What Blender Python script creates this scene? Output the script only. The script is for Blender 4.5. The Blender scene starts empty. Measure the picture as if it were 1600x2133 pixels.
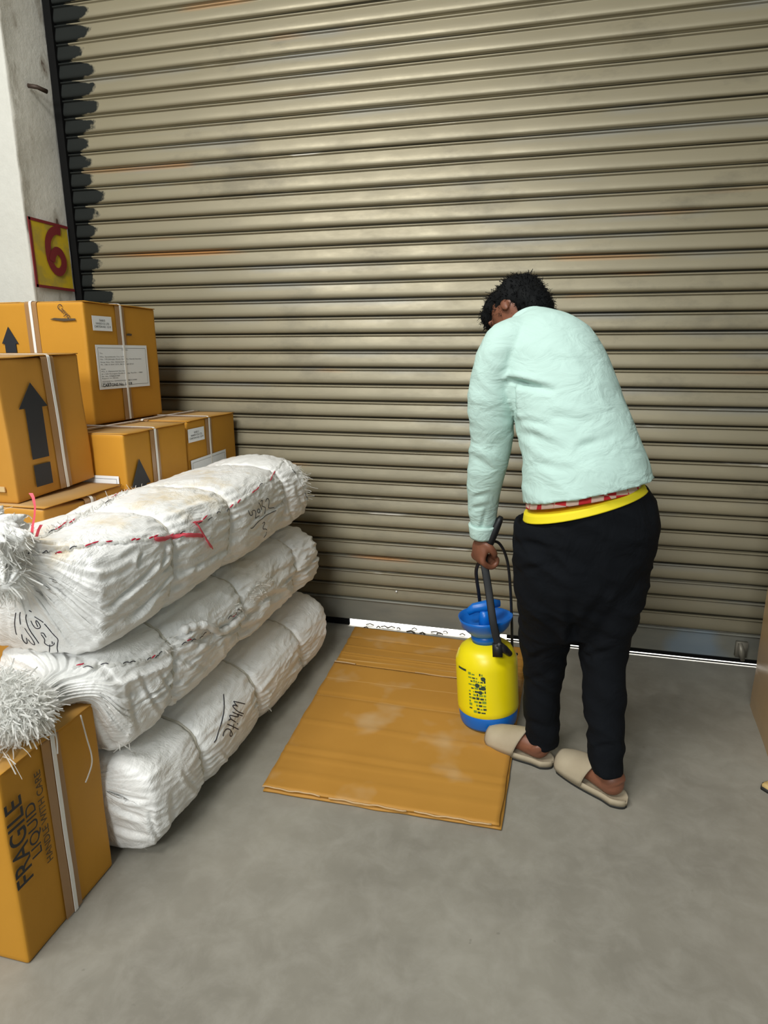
import bpy, bmesh, math, random
import numpy as np
from mathutils import Vector, Matrix, noise
from mathutils.bvhtree import BVHTree
random.seed(7); np.random.seed(7)
S = bpy.context.scene
COL = S.collection
# ------------------------------------------------------------ camera
H = 1.3; FPX = 1319.2; PITCH = .24689; YAW = .24326; DW = 2.7705; SL = .0728203
fw = Vector((-math.sin(YAW)*math.cos(PITCH), math.cos(YAW)*math.cos(PITCH), -math.sin(PITCH)))
rt = Vector((math.cos(YAW), math.sin(YAW), 0)); up = rt.cross(fw)
CP = Vector((0, 0, H))
cd = bpy.data.cameras.new('camera'); cam = bpy.data.objects.new('camera', cd); COL.objects.link(cam)
cam.matrix_world = Matrix(((rt.x, up.x, -fw.x, 0), (rt.y, up.y, -fw.y, 0), (rt.z, up.z, -fw.z, H), (0, 0, 0, 1)))
cd.sensor_fit = 'HORIZONTAL'; cd.sensor_width = 36; cd.lens = 36*FPX/1600; cd.clip_start = .02
S.camera = cam
# ------------------------------------------------------------ light
S.view_settings.view_transform = 'Standard'; S.view_settings.look = 'None'
S.view_settings.gamma = 1; S.view_settings.use_curve_mapping = False
S.view_settings.exposure = 0.06
w = bpy.data.worlds.new('world'); S.world = w; w.use_nodes = True
w.node_tree.nodes['Background'].inputs[0].default_value = (.93, 1, .96, 1)
w.node_tree.nodes['Background'].inputs[1].default_value = .19

def area(name, loc, target, sx, sy, e, colr=(1, 1, 1)):
    l = bpy.data.lights.new(name, 'AREA'); l.shape = 'RECTANGLE'; l.size = sx; l.size_y = sy; l.energy = e; l.color = colr
    o = bpy.data.objects.new(name, l); COL.objects.link(o); o.location = loc
    o.rotation_euler = (Vector(target)-Vector(loc)).to_track_quat('-Z', 'Y').to_euler()
    return o
area('warehouse_ceiling_light', (-1.55, -.35, 3.9), (-.4, 1.9, 0.6), 1.8, .6, 118, (1, .985, .93))
area('warehouse_far_light', (-.8, -3.2, 3.3), (-.3, 2.0, .8), 1.8, 1.0, 150, (.97, 1, .98))
area('outdoor_daylight', (-.2, 3.9, 1.9), (-.2, 3.1, 0), 4.4, 1.0, 420, (1, 1, 1))

# ------------------------------------------------------------ pixel -> point helpers (points on planes of the place)
def ray(x, y): return rt*((x-800)/FPX)+up*((1066.5-y)/FPX)+fw
def onz(x, y, z): d = ray(x, y); return CP+d*((z-H)/d.z)
def at(x, y, Y): d = ray(x, y); return CP+d*(Y/d.y)
def onx(x, y, X): d = ray(x, y); return CP+d*(X/d.x)
def mpp(p): return (Vector(p)-CP).dot(fw)/FPX      # metres per pixel there

# ------------------------------------------------------------ mesh helpers
class MB:
    def __init__(s): s.v = []; s.f = []
    def grid(s, rows, closeu=False, closev=False, capa=False, capb=False):
        nu = len(rows); nv = len(rows[0]); b = len(s.v)
        for r in rows: s.v.extend([tuple(p) for p in r])
        for i in range(nu if closeu else nu-1):
            for j in range(nv if closev else nv-1):
                i2 = (i+1) % nu; j2 = (j+1) % nv
                s.f.append((b+i*nv+j, b+i*nv+j2, b+i2*nv+j2, b+i2*nv+j))
        if capa: s.f.append(tuple(b+j for j in range(nv))[::-1])
        if capb: s.f.append(tuple(b+(nu-1)*nv+j for j in range(nv)))
        return s
    def box(s, a, c):
        x0, y0, z0 = a; x1, y1, z1 = c; b = len(s.v)
        s.v += [(x0, y0, z0), (x1, y0, z0), (x1, y1, z0), (x0, y1, z0), (x0, y0, z1), (x1, y0, z1), (x1, y1, z1), (x0, y1, z1)]
        s.f += [tuple(b+i for i in q) for q in ((0, 3, 2, 1), (4, 5, 6, 7), (0, 1, 5, 4), (1, 2, 6, 5), (2, 3, 7, 6), (3, 0, 4, 7))]
        return s
    def tube(s, pts, radii, n=10, hint=(0, .97, -.2), caps=True):
        """rings of (ra, rb) round a path; ra lies across HINT, rb along it"""
        pts = [Vector(p) for p in pts]; rows = []; hint = Vector(hint).normalized()
        for i, p in enumerate(pts):
            t = (pts[min(i+1, len(pts)-1)]-pts[max(i-1, 0)]).normalized()
            a = hint.cross(t)
            if a.length < 1e-3: a = Vector((1, 0, .01)).cross(t)
            a.normalize(); b = t.cross(a)
            r = radii[i] if not isinstance(radii, (int, float)) else radii
            ra, rb = r if isinstance(r, (tuple, list)) else (r, r)
            rows.append([p+a*(ra*math.cos(2*math.pi*k/n))+b*(rb*math.sin(2*math.pi*k/n)) for k in range(n)])
        return s.grid(rows, closev=True, capa=caps, capb=caps)
    def ball(s, c, r, ax=None, n=20):
        c = Vector(c); rx, ry, rz = r if isinstance(r, (tuple, list)) else (r, r, r)
        A = ax or Matrix.Identity(3)
        rows = []
        for i in range(1, n//2):
            th = math.pi*i/(n//2)
            rows.append([c+A@Vector((rx*math.sin(th)*math.cos(2*math.pi*k/n), ry*math.sin(th)*math.sin(2*math.pi*k/n), rz*math.cos(th))) for k in range(n)])
        s.grid(rows, closev=True)
        b = len(s.v); s.v += [tuple(c+A@Vector((0, 0, rz))), tuple(c+A@Vector((0, 0, -rz)))]
        o = b-len(rows)*n
        for k in range(n):
            s.f.append((b, o+(k+1) % n, o+k)); s.f.append((b+1, b-n+k, b-n+(k+1) % n))
        return s
    def build(s, name, mat=None, parent=None, smooth=True, fix=True):
        m = bpy.data.meshes.new(name); m.from_pydata([tuple(v) for v in s.v], [], s.f); m.update()
        if fix:
            b = bmesh.new(); b.from_mesh(m); bmesh.ops.recalc_face_normals(b, faces=b.faces); b.to_mesh(m); b.free()
        o = bpy.data.objects.new(name, m); COL.objects.link(o)
        if smooth: m.polygons.foreach_set('use_smooth', [True]*len(m.polygons))
        if mat: m.materials.append(mat)
        if parent: o.parent = parent
        return o
def catmull(P, n):
    P = [np.array(p, float) for p in P]; out = []
    for i in range(len(P)-1):
        p0 = P[max(i-1, 0)]; p1 = P[i]; p2 = P[i+1]; p3 = P[min(i+2, len(P)-1)]
        for k in range(n):
            t = k/n; out.append(.5*((2*p1)+(-p0+p2)*t+(2*p0-5*p1+4*p2-p3)*t*t+(-p0+3*p1-3*p2+p3)*t**3))
    out.append(P[-1]); return out
def tag(o, label=None, cat=None, group=None, kind=None):
    if label: o['label'] = label
    if cat: o['category'] = cat
    if group: o['group'] = group
    if kind: o['kind'] = kind
    return o
def empty(name, loc=(0, 0, 0), rz=0, rx=0):
    o = bpy.data.objects.new(name, None); COL.objects.link(o); o.location = loc; o.rotation_euler = (rx, 0, rz); o.empty_display_size = .05
    return o
def fuse(o, voxel, smooth=4, fac=.5, fn=None):
    """one continuous skin from overlapping closed pieces; FN moves its points"""
    m = o.modifiers.new('r', 'REMESH'); m.mode = 'VOXEL'; m.voxel_size = voxel; m.use_smooth_shade = True
    if smooth:
        q = o.modifiers.new('s', 'SMOOTH'); q.iterations = smooth; q.factor = fac
    dg = bpy.context.evaluated_depsgraph_get(); dg.update()
    me = bpy.data.meshes.new_from_object(o.evaluated_get(dg)); o.modifiers.clear()
    old = o.data; mats = list(old.materials); o.data = me; me.name = o.name
    me.materials.clear()
    for k in mats: me.materials.append(k)
    if fn:
        co = [v.co.copy() for v in me.vertices]; no = [v.normal.copy() for v in me.vertices]
        for v, c, n_ in zip(me.vertices, co, no): v.co = fn(c, n_)
    me.polygons.foreach_set('use_smooth', [True]*len(me.polygons)); me.update()
    bpy.data.meshes.remove(old)
    return o
def nz(p, s=1.0, o=0): return noise.noise(Vector((p[0]*s+o, p[1]*s+o*1.7, p[2]*s-o)))

# ------------------------------------------------------------ materials
def mat(name, colr=(.5, .5, .5), rough=.6, metal=0, spec=None):
    m = bpy.data.materials.new(name); m.use_nodes = True
    b = m.node_tree.nodes['Principled BSDF']
    b.inputs['Base Color'].default_value = (*colr, 1); b.inputs['Roughness'].default_value = rough; b.inputs['Metallic'].default_value = metal
    if spec is not None: b.inputs['Specular IOR Level'].default_value = spec
    return m
class NT:
    def __init__(s, m): s.t = m.node_tree; s.n = s.t.nodes; s.l = s.t.links; s.b = s.n['Principled BSDF']; s.co = None
    def obj(s):
        if not s.co: s.co = s.n.new('ShaderNodeTexCoord').outputs['Object']
        return s.co
    def map(s, sc=(1, 1, 1), loc=(0, 0, 0), rot=(0, 0, 0)):
        m = s.n.new('ShaderNodeMapping'); s.l.new(s.obj(), m.inputs[0]); m.inputs['Scale'].default_value = sc; m.inputs['Location'].default_value = loc; m.inputs['Rotation'].default_value = rot
        return m.outputs[0]
    def noise(s, scale, detail=4, v=None, rough=.55, dist=0):
        n = s.n.new('ShaderNodeTexNoise'); n.inputs['Scale'].default_value = scale; n.inputs['Detail'].default_value = detail; n.inputs['Roughness'].default_value = rough; n.inputs['Distortion'].default_value = dist
        s.l.new(v or s.obj(), n.inputs['Vector']); return n.outputs['Fac']
    def ramp(s, f, stops):
        r = s.n.new('ShaderNodeValToRGB'); e = r.color_ramp.elements
        while len(e) < len(stops): e.new(.5)
        for k, (p, c) in enumerate(stops):
            e[k].position = p; e[k].color = (*c, 1) if isinstance(c, (tuple, list)) else (c, c, c, 1)
        s.l.new(f, r.inputs[0]); return r.outputs[0]
    def mix(s, f, a, b, mode='MIX'):
        m = s.n.new('ShaderNodeMix'); m.data_type = 'RGBA'; m.blend_type = mode
        for inp, v in ((m.inputs[0], f), (m.inputs[6], a), (m.inputs[7], b)):
            if isinstance(v, (int, float)): inp.default_value = v
            elif isinstance(v, tuple): inp.default_value = (*v, 1)
            else: s.l.new(v, inp)
        return m.outputs[2]
    def math(s, op, a, b=0, c=0):
        m = s.n.new('ShaderNodeMath'); m.operation = op
        for i, v in enumerate((a, b, c)):
            if isinstance(v, (int, float)): m.inputs[i].default_value = v
            else: s.l.new(v, m.inputs[i])
        return m.outputs[0]
    def xyz(s):
        m = s.n.new('ShaderNodeSeparateXYZ'); s.l.new(s.obj(), m.inputs[0]); return m.outputs
    def col(s, c): s.l.new(c, s.b.inputs['Base Color'])
    def rough(s, c): s.l.new(c, s.b.inputs['Roughness'])
    def bump(s, h, st=.3, d=.01):
        b = s.n.new('ShaderNodeBump'); b.inputs['Strength'].default_value = st; b.inputs['Distance'].default_value = d
        s.l.new(h, b.inputs['Height']); s.l.new(b.outputs[0], s.b.inputs['Normal'])

def m_card(name, base, dark=.86):
    m = mat(name, base, .62, spec=.3); t = NT(m)
    n = t.noise(5, 4); f = t.noise(60, 3, t.map((1, 1, .12)))
    c = t.mix(t.math('MULTIPLY', n, .9), tuple(k*dark for k in base), tuple(min(1, k*1.08) for k in base))
    c = t.mix(t.math('MULTIPLY', f, .18), c, tuple(k*.8 for k in base))
    ge = t.n.new('ShaderNodeNewGeometry'); sx_ = t.n.new('ShaderNodeSeparateXYZ'); t.l.new(ge.outputs['Normal'], sx_.inputs[0])
    c = t.mix(t.math('MULTIPLY', t.ramp(sx_.outputs[2], [(.6, 0.0), (.9, 1.0)]), t.math('ADD', .25, t.math('MULTIPLY', n, .4))), c, (.40, .33, .22))   # dust lying on the lids
    t.col(c); t.bump(t.noise(90, 3), .12, .002); return m
CARD = m_card('carton_board', (.58, .272, .026))
CARD2 = m_card('carton_board_worn', (.57, .272, .042))
SHEETM = mat('flattened_board', (.5, .24, .04), .6, spec=.3)
t = NT(SHEETM)
c = t.mix(t.noise(2.6, 4), (.40, .19, .028), (.53, .265, .05))
c = t.mix(t.ramp(t.noise(4.5, 3, t.map((1, 1, 1), (3.3, 1.2, 0))), [(.58, 0.0), (.74, .5)]), c, (.56, .42, .25))
y = t.xyz()[1]
for yy, st in ((.245, .5), (.31, .35), (.075, .3), (.60, .4), (-.055, .25)):
    d = t.math('ABSOLUTE', t.math('SUBTRACT', t.math('ADD', y, t.math('MULTIPLY', t.noise(7, 2), .012)), yy))
    c = t.mix(t.math('MULTIPLY', t.math('LESS_THAN', d, .0028), st), c, (.72, .46, .18))
t.col(c); t.bump(t.noise(60, 2), .1, .002)
KRAFT = mat('board_edge', (.56, .38, .2), .8)
STRAP = mat('packing_strap', (.86, .84, .80), .35)
TAPE = mat('clear_tape', (.36, .20, .085), .2, spec=.6)
INK = mat('printed_ink', (.018, .02, .026), .55)
FADED = mat('faded_ink', (.085, .05, .016), .6)
PAPER = mat('label_paper', (.88, .91, .94), .6)
PEN = mat('marker_pen', (.015, .015, .03), .5)
SMUDGE = mat('smudged_ink', (.07, .05, .03), .7)

SHUT = mat('shutter_paint', (.42, .37, .24), .42, .25, .5); t = NT(SHUT)
X, Y_, Z = t.xyz()
n1 = t.noise(1.1, 5); n2 = t.noise(14, 6, t.map((.35, 1, 1)), .7); n3 = t.noise(2.6, 4, t.map((.5, 1, 2.2), (5, 2, 1)))
c = t.mix(n1, (.225, .197, .128), (.335, .292, .19))
c = t.mix(t.math('MULTIPLY', n2, .55), c, (.17, .15, .105))
c = t.mix(t.ramp(t.noise(3.1, 7, t.map((.5, 1, 1), (8, 8, 1)), .7), [(.56, 0.0), (.68, .55)]), c, (.135, .118, .08))
zz = t.math('DIVIDE', t.math('SUBTRACT', Z, SL*2), SL); idx = t.math('FLOOR', zz); fr = t.math('FRACT', zz)
c = t.mix(t.math('MULTIPLY', t.math('MULTIPLY', t.ramp(n3, [(.52, 0.0), (.66, 1.0)]), t.ramp(fr, [(.45, 0.0), (.9, 1.0)])), .8), c, (.22, .225, .215))   # grime along the laps
rust = t.noise(1.9, 2, t.map((.55, 1, 2.6), (1.2, 0, 7)))
c = t.mix(t.math('MULTIPLY', t.ramp(rust, [(.655, 0.0), (.74, 1.0)]), t.math('MULTIPLY', t.ramp(fr, [(.60, 0.0), (.86, 1.0)]), .8)), c, (.50, .21, .045))
c = t.mix(t.math('MULTIPLY', t.ramp(t.noise(7, 4, t.map((.35, 1, 3))), [(.66, 0.0), (.7, 1.0)]), t.math('MULTIPLY', t.ramp(fr, [(.8, 0.0), (.84, 1.0)]), .5)), c, (.75, .72, .66))   # worn bare lips
# dimming towards the floor, painted unevenly into the low part of the curtain
low = t.ramp(t.math('ADD', Z, t.math('MULTIPLY', t.math('SUBTRACT', n3, .5), 1.6)), [(.2, 1.0), (1.1, 0.0)])
c = t.mix(t.math('MULTIPLY', low, .35), c, (.13, .115, .08))
# near-black fingers over the left ends of the slats, uneven slat by slat
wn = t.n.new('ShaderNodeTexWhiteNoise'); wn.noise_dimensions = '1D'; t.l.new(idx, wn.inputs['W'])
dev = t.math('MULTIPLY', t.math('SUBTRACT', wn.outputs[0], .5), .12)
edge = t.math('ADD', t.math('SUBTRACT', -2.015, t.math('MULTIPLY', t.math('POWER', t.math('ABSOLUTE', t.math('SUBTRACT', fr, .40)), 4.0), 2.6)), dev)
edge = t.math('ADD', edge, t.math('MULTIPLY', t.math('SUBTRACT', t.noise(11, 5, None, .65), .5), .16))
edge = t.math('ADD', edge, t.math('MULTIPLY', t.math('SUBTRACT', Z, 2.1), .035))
dark_l = t.math('MULTIPLY', t.ramp(t.math('SUBTRACT', edge, X), [(0.0, 0.0), (.018, 1.0)]), .97)
c = t.mix(t.ramp(fr, [(.905, 0.0), (.915, .85)]), c, (.03, .028, .02))   # crevice shade between the slats, painted dark into the laps
dark_l = t.math('MAXIMUM', dark_l, t.math('MULTIPLY', t.math('LESS_THAN', t.math('ADD', X, t.math('MULTIPLY', t.noise(5, 4), .06)), -2.085), .96))
c = t.mix(dark_l, c, (.007, .010, .011))
t.l.new(t.math('MULTIPLY', t.math('SUBTRACT', 1.0, dark_l), .25), t.b.inputs['Metallic']); t.l.new(t.math('SUBTRACT', .5, t.math('MULTIPLY', dark_l, .38)), t.b.inputs['Specular IOR Level'])
t.col(c); t.rough(t.math('ADD', t.math('ADD', t.math('MULTIPLY', n2, .35), .28), t.math('MULTIPLY', dark_l, .4))); t.bump(n2, .25, .0012)
BAR = mat('bottom_bar_paint', (.19, .19, .16), .55, .1); t = NT(BAR)
c = t.mix(t.noise(4, 5, t.map((1, 1, 3))), (.10, .105, .10), (.25, .24, .19)); c = t.mix(t.ramp(t.noise(2.3, 3, t.map((1, 1, 1), (4.4, 0, 0))), [(.58, 0.0), (.7, .5)]), c, (.17, .25, .34)); t.col(c)
BLACK = mat('guide_steel', (.006, .006, .006), .8, spec=.08)
FLOORM = mat('concrete_floor', (.3, .28, .24), .5, spec=.35); t = NT(FLOORM)
n1 = t.noise(1.6, 6, None, .62); n2 = t.noise(11, 6, None, .7, .4); n3 = t.noise(3.7, 4, t.map((1, 1, 1), (9, 4, 0)))
c = t.mix(t.ramp(n1, [(.35, 0.0), (.66, 1.0)]), (.215, .20, .168), (.30, .282, .238))
c = t.mix(t.math('MULTIPLY', t.ramp(n2, [(.42, 0.0), (.65, 1.0)]), .28), c, (.40, .38, .335))
c = t.mix(t.math('MULTIPLY', t.ramp(n3, [(.55, 0.0), (.7, 1.0)]), .4), c, (.225, .205, .172))
c = t.mix(t.math('MULTIPLY', t.ramp(t.noise(26, 2), [(.74, 0.0), (.77, 1.0)]), .35), c, (.12, .11, .09))
t.col(c); t.rough(t.math('ADD', t.math('MULTIPLY', n2, .3), .34)); t.bump(n2, .12, .002)
OUT = mat('outdoor_concrete', (.8, .8, .78), .8)
PLAST = mat('pillar_plaster', (.6, .58, .52), .85); t = NT(PLAST)
X, Y_, Z = t.xyz()
n = t.noise(7, 7, None, .7); n5 = t.noise(30, 5, None, .7); n6 = t.noise(9, 4, t.map((1, 1, .45), (2, 5, 1)))
c = t.mix(n, (.56, .54, .48), (.80, .78, .71)); c = t.mix(t.ramp(n6, [(.55, 0.0), (.64, .6)]), c, (.28, .24, .18))
c = t.mix(t.ramp(n6, [(.66, 0.0), (.68, .9)]), c, (.10, .05, .03))
jm = t.math('MULTIPLY', t.ramp(t.math('ADD', Y_, t.math('MULTIPLY', t.noise(3.4, 3, t.map((1, 1, 1), (0, 0, 3))), .16)), [(2.70, 0.0), (2.77, 1.0)]), .85)
c = t.mix(jm, c, (.16, .105, .045))
fr_ = t.math('LESS_THAN', Y_, 2.4955)
c = t.mix(fr_, c, t.mix(n5, (.56, .55, .50), (.66, .65, .595)))  # front face coloured duller to offset the strong light falling on it
t.col(c); t.bump(t.math('ADD', n5, n), .35, .006)
YEL = mat('yellow_sign_paint', (.55, .40, .03), .6); t = NT(YEL); t.col(t.mix(t.ramp(t.noise(14, 5), [(.45, 0.0), (.62, .75)]), (.62, .44, .018), (.40, .31, .06)))
MAROON = mat('maroon_sign_paint', (.20, .018, .022), .6)

BAGM = mat('woven_sack', (.8, .8, .78), .42, spec=.45); t = NT(BAGM)
n = t.noise(3.5, 5, None, .6); wv = t.noise(160, 2, t.map((1, .22, 1))); wv2 = t.noise(160, 2, t.map((.22, 1, .22)))
c = t.mix(n, (.82, .815, .79), (.93, .93, .925))
wk = t.ramp(t.noise(2.1, 4, t.map((1, 1, 1), (6.1, 3.3, 2))), [(.60, 0.0), (.72, .35)])
c = t.mix(wk, c, (.60, .50, .34)); t.col(c)
wr = t.noise(9, 5, t.map((1, .6, 1), (0, 0, 0), (.5, .2, .4)), .62, 1.1)
t.bump(t.math('ADD', t.math('MULTIPLY', t.math('ADD', wv, wv2), .07), wr), .85, .014)
BAGTOP = BAGM.copy(); BAGTOP.name = 'woven_sack_stained'; t = NT(BAGTOP)
src = t.b.inputs['Base Color'].links[0].from_socket
t.co = [q for q in t.n if q.type == 'TEX_COORD'][0].outputs['Object']
Zt = t.xyz()[2]
st = t.math('MULTIPLY', t.ramp(t.noise(5.2, 6, t.map((1, 1, 1), (2.2, 7.1, 0)), .65), [(.53, 0.0), (.66, .6)]), t.ramp(Zt, [(.80, 0.0), (.86, 1.0)]))
t.col(t.mix(st, src, (.72, .56, .30)))
FRAY = mat('frayed_strips', (.88, .88, .86), .4); t = NT(FRAY)
tl_ = t.n.new('ShaderNodeBsdfTranslucent'); tl_.inputs[0].default_value = (.9, .9, .88, 1); mx_ = t.n.new('ShaderNodeMixShader'); mx_.inputs[0].default_value = .55
t.l.new(t.b.outputs[0], mx_.inputs[1]); t.l.new(tl_.outputs[0], mx_.inputs[2]); t.l.new(mx_.outputs[0], t.n['Material Output'].inputs[0])
CORD = mat('white_tie_cord', (.66, .63, .55), .6)
RED = mat('red_twine', (.55, .012, .05), .4)
PINK = mat('pink_tape', (.80, .10, .14), .4)
SKIN = mat('skin', (.13, .048, .025), .5); t = NT(SKIN); t.col(t.mix(t.noise(14, 4), (.12, .043, .022), (.27, .105, .058)))
HAIR = mat('black_hair', (.004, .0045, .005), .75, spec=.15)
SHIRT = mat('mint_shirt', (.55, .72, .66), .8, spec=.1); t = NT(SHIRT); n = t.noise(4, 4); t.col(t.mix(n, (.45, .62, .57), (.52, .70, .65))); t.bump(t.noise(11, 4, t.map((1, 1, 1.6), (0, 0, 0), (.4, .5, .2)), .5, .8), .5, .02)
TROU = mat('black_trousers', (.0045, .0055, .0075), .9, spec=.12); t = NT(TROU); t.bump(t.noise(7, 4, None, .5, .8), .6, .03)
PLAID = mat('red_checked_undershirt', (.5, .1, .1), .8); t = NT(PLAID)
ck = t.n.new('ShaderNodeTexChecker'); ck.inputs['Scale'].default_value = 32; t.l.new(t.obj(), ck.inputs[0]); ck.inputs[1].default_value = (.62, .02, .03, 1); ck.inputs[2].default_value = (.72, .5, .42, 1); t.col(ck.outputs[0])
YHEM = mat('yellow_hem', (.80, .66, .01), .7)
SUEDE = mat('beige_slipper', (.42, .35, .245), .85); t = NT(SUEDE); t.col(t.mix(t.noise(9, 5), (.30, .24, .16), (.50, .43, .31)))
RUBBER = mat('dark_rubber', (.02, .02, .018), .7)
TYEL = mat('yellow_plastic', (.85, .70, .004), .35)
TBLU = mat('blue_plastic', (.002, .13, .52), .35)
TBLK = mat('black_plastic', (.008, .009, .011), .5)
TGRN = mat('tank_print', (.02, .05, .035), .6)
WRAP = mat('wrapped_board', (.45, .27, .12), .25); t = NT(WRAP); t.col(t.mix(t.noise(5, 4, t.map((1, 1, .4))), (.36, .22, .10), (.52, .34, .16)))

# ------------------------------------------------------------ the setting
fl = MB(); nx = 60
rows = []
for i in range(nx+1):
    rows.append([(-6+12*i/nx, yv, 0) for yv in (-4.5, -2, 0, 1, 2, 2.6, 2.79)])
fl.grid(rows); o = fl.build('floor', FLOORM); tag(o, 'bare grey brown concrete floor with faint stains', kind='structure')
o = MB().box((-6, 2.79, -.06), (6, 6, -.012)).build('floor_outside', OUT, smooth=False); tag(o, 'bright sunlit concrete seen through the gap below the shutter', kind='structure')

SX0, SX1 = -2.20, 2.3
def prof(f):
    """slat section: f from 0 (lower lap) to 1 (upper lap) -> distance towards the room"""
    P = [(0, -.012), (.012, .004), (.05, .0086), (.14, .0104), (.28, .0096), (.45, .0068), (.62, .0036), (.74, .0012), (.782, .0004), (.795, .0062), (.825, .0090), (.865, .0088), (.895, .0050), (.91, -.012), (1.0, -.012)]
    return P
rows = []; NXS = 90
zs = []
for k in range(0, 52):
    for f_, d_ in prof(0)[:-1]: zs.append((SL*2+SL*(k+f_), d_, k))
for z_, d_, k in zs:
    r = []
    for i in range(NXS+1):
        x_ = SX0+(SX1-SX0)*i/NXS
        wob = .0022*noise.noise(Vector((x_*1.1, k*.37, 3)))+.0012*noise.noise(Vector((x_*5, k*3.1, 9)))
        sag = .0016*noise.noise(Vector((x_*.8, k*.9, 30)))
        r.append((x_, DW-d_-wob, z_+sag))
    rows.append(r)
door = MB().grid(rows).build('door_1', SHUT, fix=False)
tag(door, 'closed beige roller shutter of horizontal ribbed steel slats with rust, grime and dark left slat ends', kind='structure')
# bottom bar
bp = [(.034, .002), (.034, -.012), (.037, -.014), (.132, -.014), (.137, -.016), (.141, -.022), (.1456, -.018), (.1456, .004), (.034, .004)]
rows = [[(SX0+(SX1-SX0)*i/40, DW+b_, a_+.0012*nz((i*.21, 1, 2))) for a_, b_ in bp] for i in range(41)]
bar = MB().grid(rows, closev=True).build('bottom_bar', BAR, door, smooth=False); bar['label'] = 'flat dark grey bottom bar of the shutter'
rs = MB().box((SX0, DW-.012, .002), (-.86, DW, .034)).box((-.10, DW-.012, .016), (SX1, DW, .034)).box((-.10, DW-.016, .0065), (SX1, DW-.008, .0095))
seal = rs.build('rubber_seal', BLACK, door, smooth=False)
# latch on the bar
p = at(1545, 1352, DW-.03)
lt = MB().box((p.x-.022, DW-.034, p.z-.035), (p.x+.022, DW-.012, p.z+.03)).tube([(p.x-.012, DW-.04, p.z+.03), (p.x-.006, DW-.052, p.z-.005), (p.x+.006, DW-.044, p.z-.045)], [.009, .013, .008], 10)
lt.build('lock_latch', mat('latch_metal', (.24, .22, .18), .5, .5), door)
rv = MB()
for (a, b_) in ((826, 1232),): q = at(a, b_, DW-.008); rv.ball((q.x, DW-.009, q.z), .005, n=10)
rv.build('rivet', mat('bare_metal', (.85, .85, .85), .3, .3), door)
# guide channel + pillar
g = MB().box((-2.209, DW-.022, 0), (-2.172, DW+.03, 4.0)); g.build('trim_1', BLACK, smooth=False); tag(bpy.data.objects['trim_1'], 'dark steel guide channel at the left end of the shutter', kind='structure')
rows = []
path = [(-6.2, 2.49), (-4.2, 2.49), (-3.2, 2.49), (-2.8, 2.49), (-2.5, 2.49), (-2.35, 2.49), (-2.27, 2.49), (-2.222, 2.49), (-2.214, 2.4905), (-2.210, 2.495), (-2.212, 2.51), (-2.212, 2.57), (-2.212, 2.63), (-2.212, 2.70), (-2.213, 2.745), (-2.214, 2.80), (-2.6, 2.85), (-6.2, 2.85)]
for iz in range(121):
    z_ = 4.0*iz/120; r = []
    for x_, y_ in path:
        q = Vector((x_, y_, z_)); d_ = (.006*nz(q, 6)+.004*nz(q, 19, 4))*(.35 if abs(y_-2.493) < .004 and x_ > -2.24 else 1)
        r.append((x_+d_, y_+d_*.6, z_))
    rows.append(r)
o = MB().grid(rows, closev=True, capb=True).build('wall_left', PLAST, fix=True); tag(o, 'whitewashed plaster pillar left of the shutter with a painted yellow sign', kind='structure')
XS = -2.199
sg = MB().grid([[(XS+.001*nz((0, a*9, b_*9)), a, b_) for b_ in np.linspace(1.586, 1.862, 8)] for a in np.linspace(2.502, 2.73, 8)])
sg.build('painted_sign', YEL, o); SIGN = bpy.data.objects['painted_sign']; SIGN['label'] = 'yellow painted square with a maroon number six'
bd = MB()
for a, c_ in (((2.496, 1.856), (2.735, 1.868)), ((2.496, 1.580), (2.735, 1.592)), ((2.494, 1.58), (2.507, 1.868))):
    bd.box((XS-.002, a[0], a[1]), (XS+.0022, c_[0], c_[1]))
bd.build('sign_border', MAROON, SIGN, smooth=False)
# the digit: a brushed stroke
st6 = catmull([(2.683, 1.836), (2.655, 1.838), (2.622, 1.822), (2.596, 1.785), (2.590, 1.735), (2.598, 1.690), (2.622, 1.662), (2.652, 1.660), (2.676, 1.684), (2.680, 1.715), (2.664, 1.744), (2.638, 1.748), (2.616, 1.728), (2.606, 1.700)], 6)
d6 = MB(); rw = []
for i, q in enumerate(st6):
    tq = st6[min(i+1, len(st6)-1)]-st6[max(i-1, 0)]; tq = tq/np.linalg.norm(tq); nq = np.array((-tq[1], tq[0])); wd = .0175
    rw.append([(XS+.0030+i*.00004, q[0]+nq[0]*wd, q[1]+nq[1]*wd), (XS+.0030+i*.00004, q[0]-nq[0]*wd, q[1]-nq[1]*wd)])
d6.grid(rw).build('painted_digit', MAROON, SIGN, smooth=False, fix=False)
hk = MB().tube([(-2.205, 2.60, 2.40), (-2.17, 2.61, 2.395), (-2.155, 2.65, 2.39)], .009, 8)
hk.build('iron_hook', mat('rusty_iron', (.06, .04, .03), .6, .5), o)
o = MB().box((2.3, 2.5, 0), (2.6, 2.9, 4.0)).build('wall_right', PLAST, smooth=False); tag(o, 'plaster pillar at the right end of the shutter', kind='structure')
# scraps of torn board in the gap
def scrap(x0, x1, n_, lab):
    m = MB()
    for _ in range(n_):
        x_ = random.uniform(x0, x1); l = random.uniform(.015, .05); y_ = random.uniform(2.735, 2.785); a = random.uniform(-.5, .5)
        m.tube([(x_, y_, .005), (x_+l*.5*math.cos(a), y_+l*.5*math.sin(a), .012), (x_+l*math.cos(a), y_+l*math.sin(a), .004)], (.003, .0015) if False else .003, 5)
    o = m.build('litter', mat('dark_litter', (.06, .05, .035), .9)); tag(o, lab, 'litter', kind='stuff')
scrap(-.80, -.25, 16, 'dark crumbs and torn bits lying in the gap under the shutter behind the flattened board')

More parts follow.
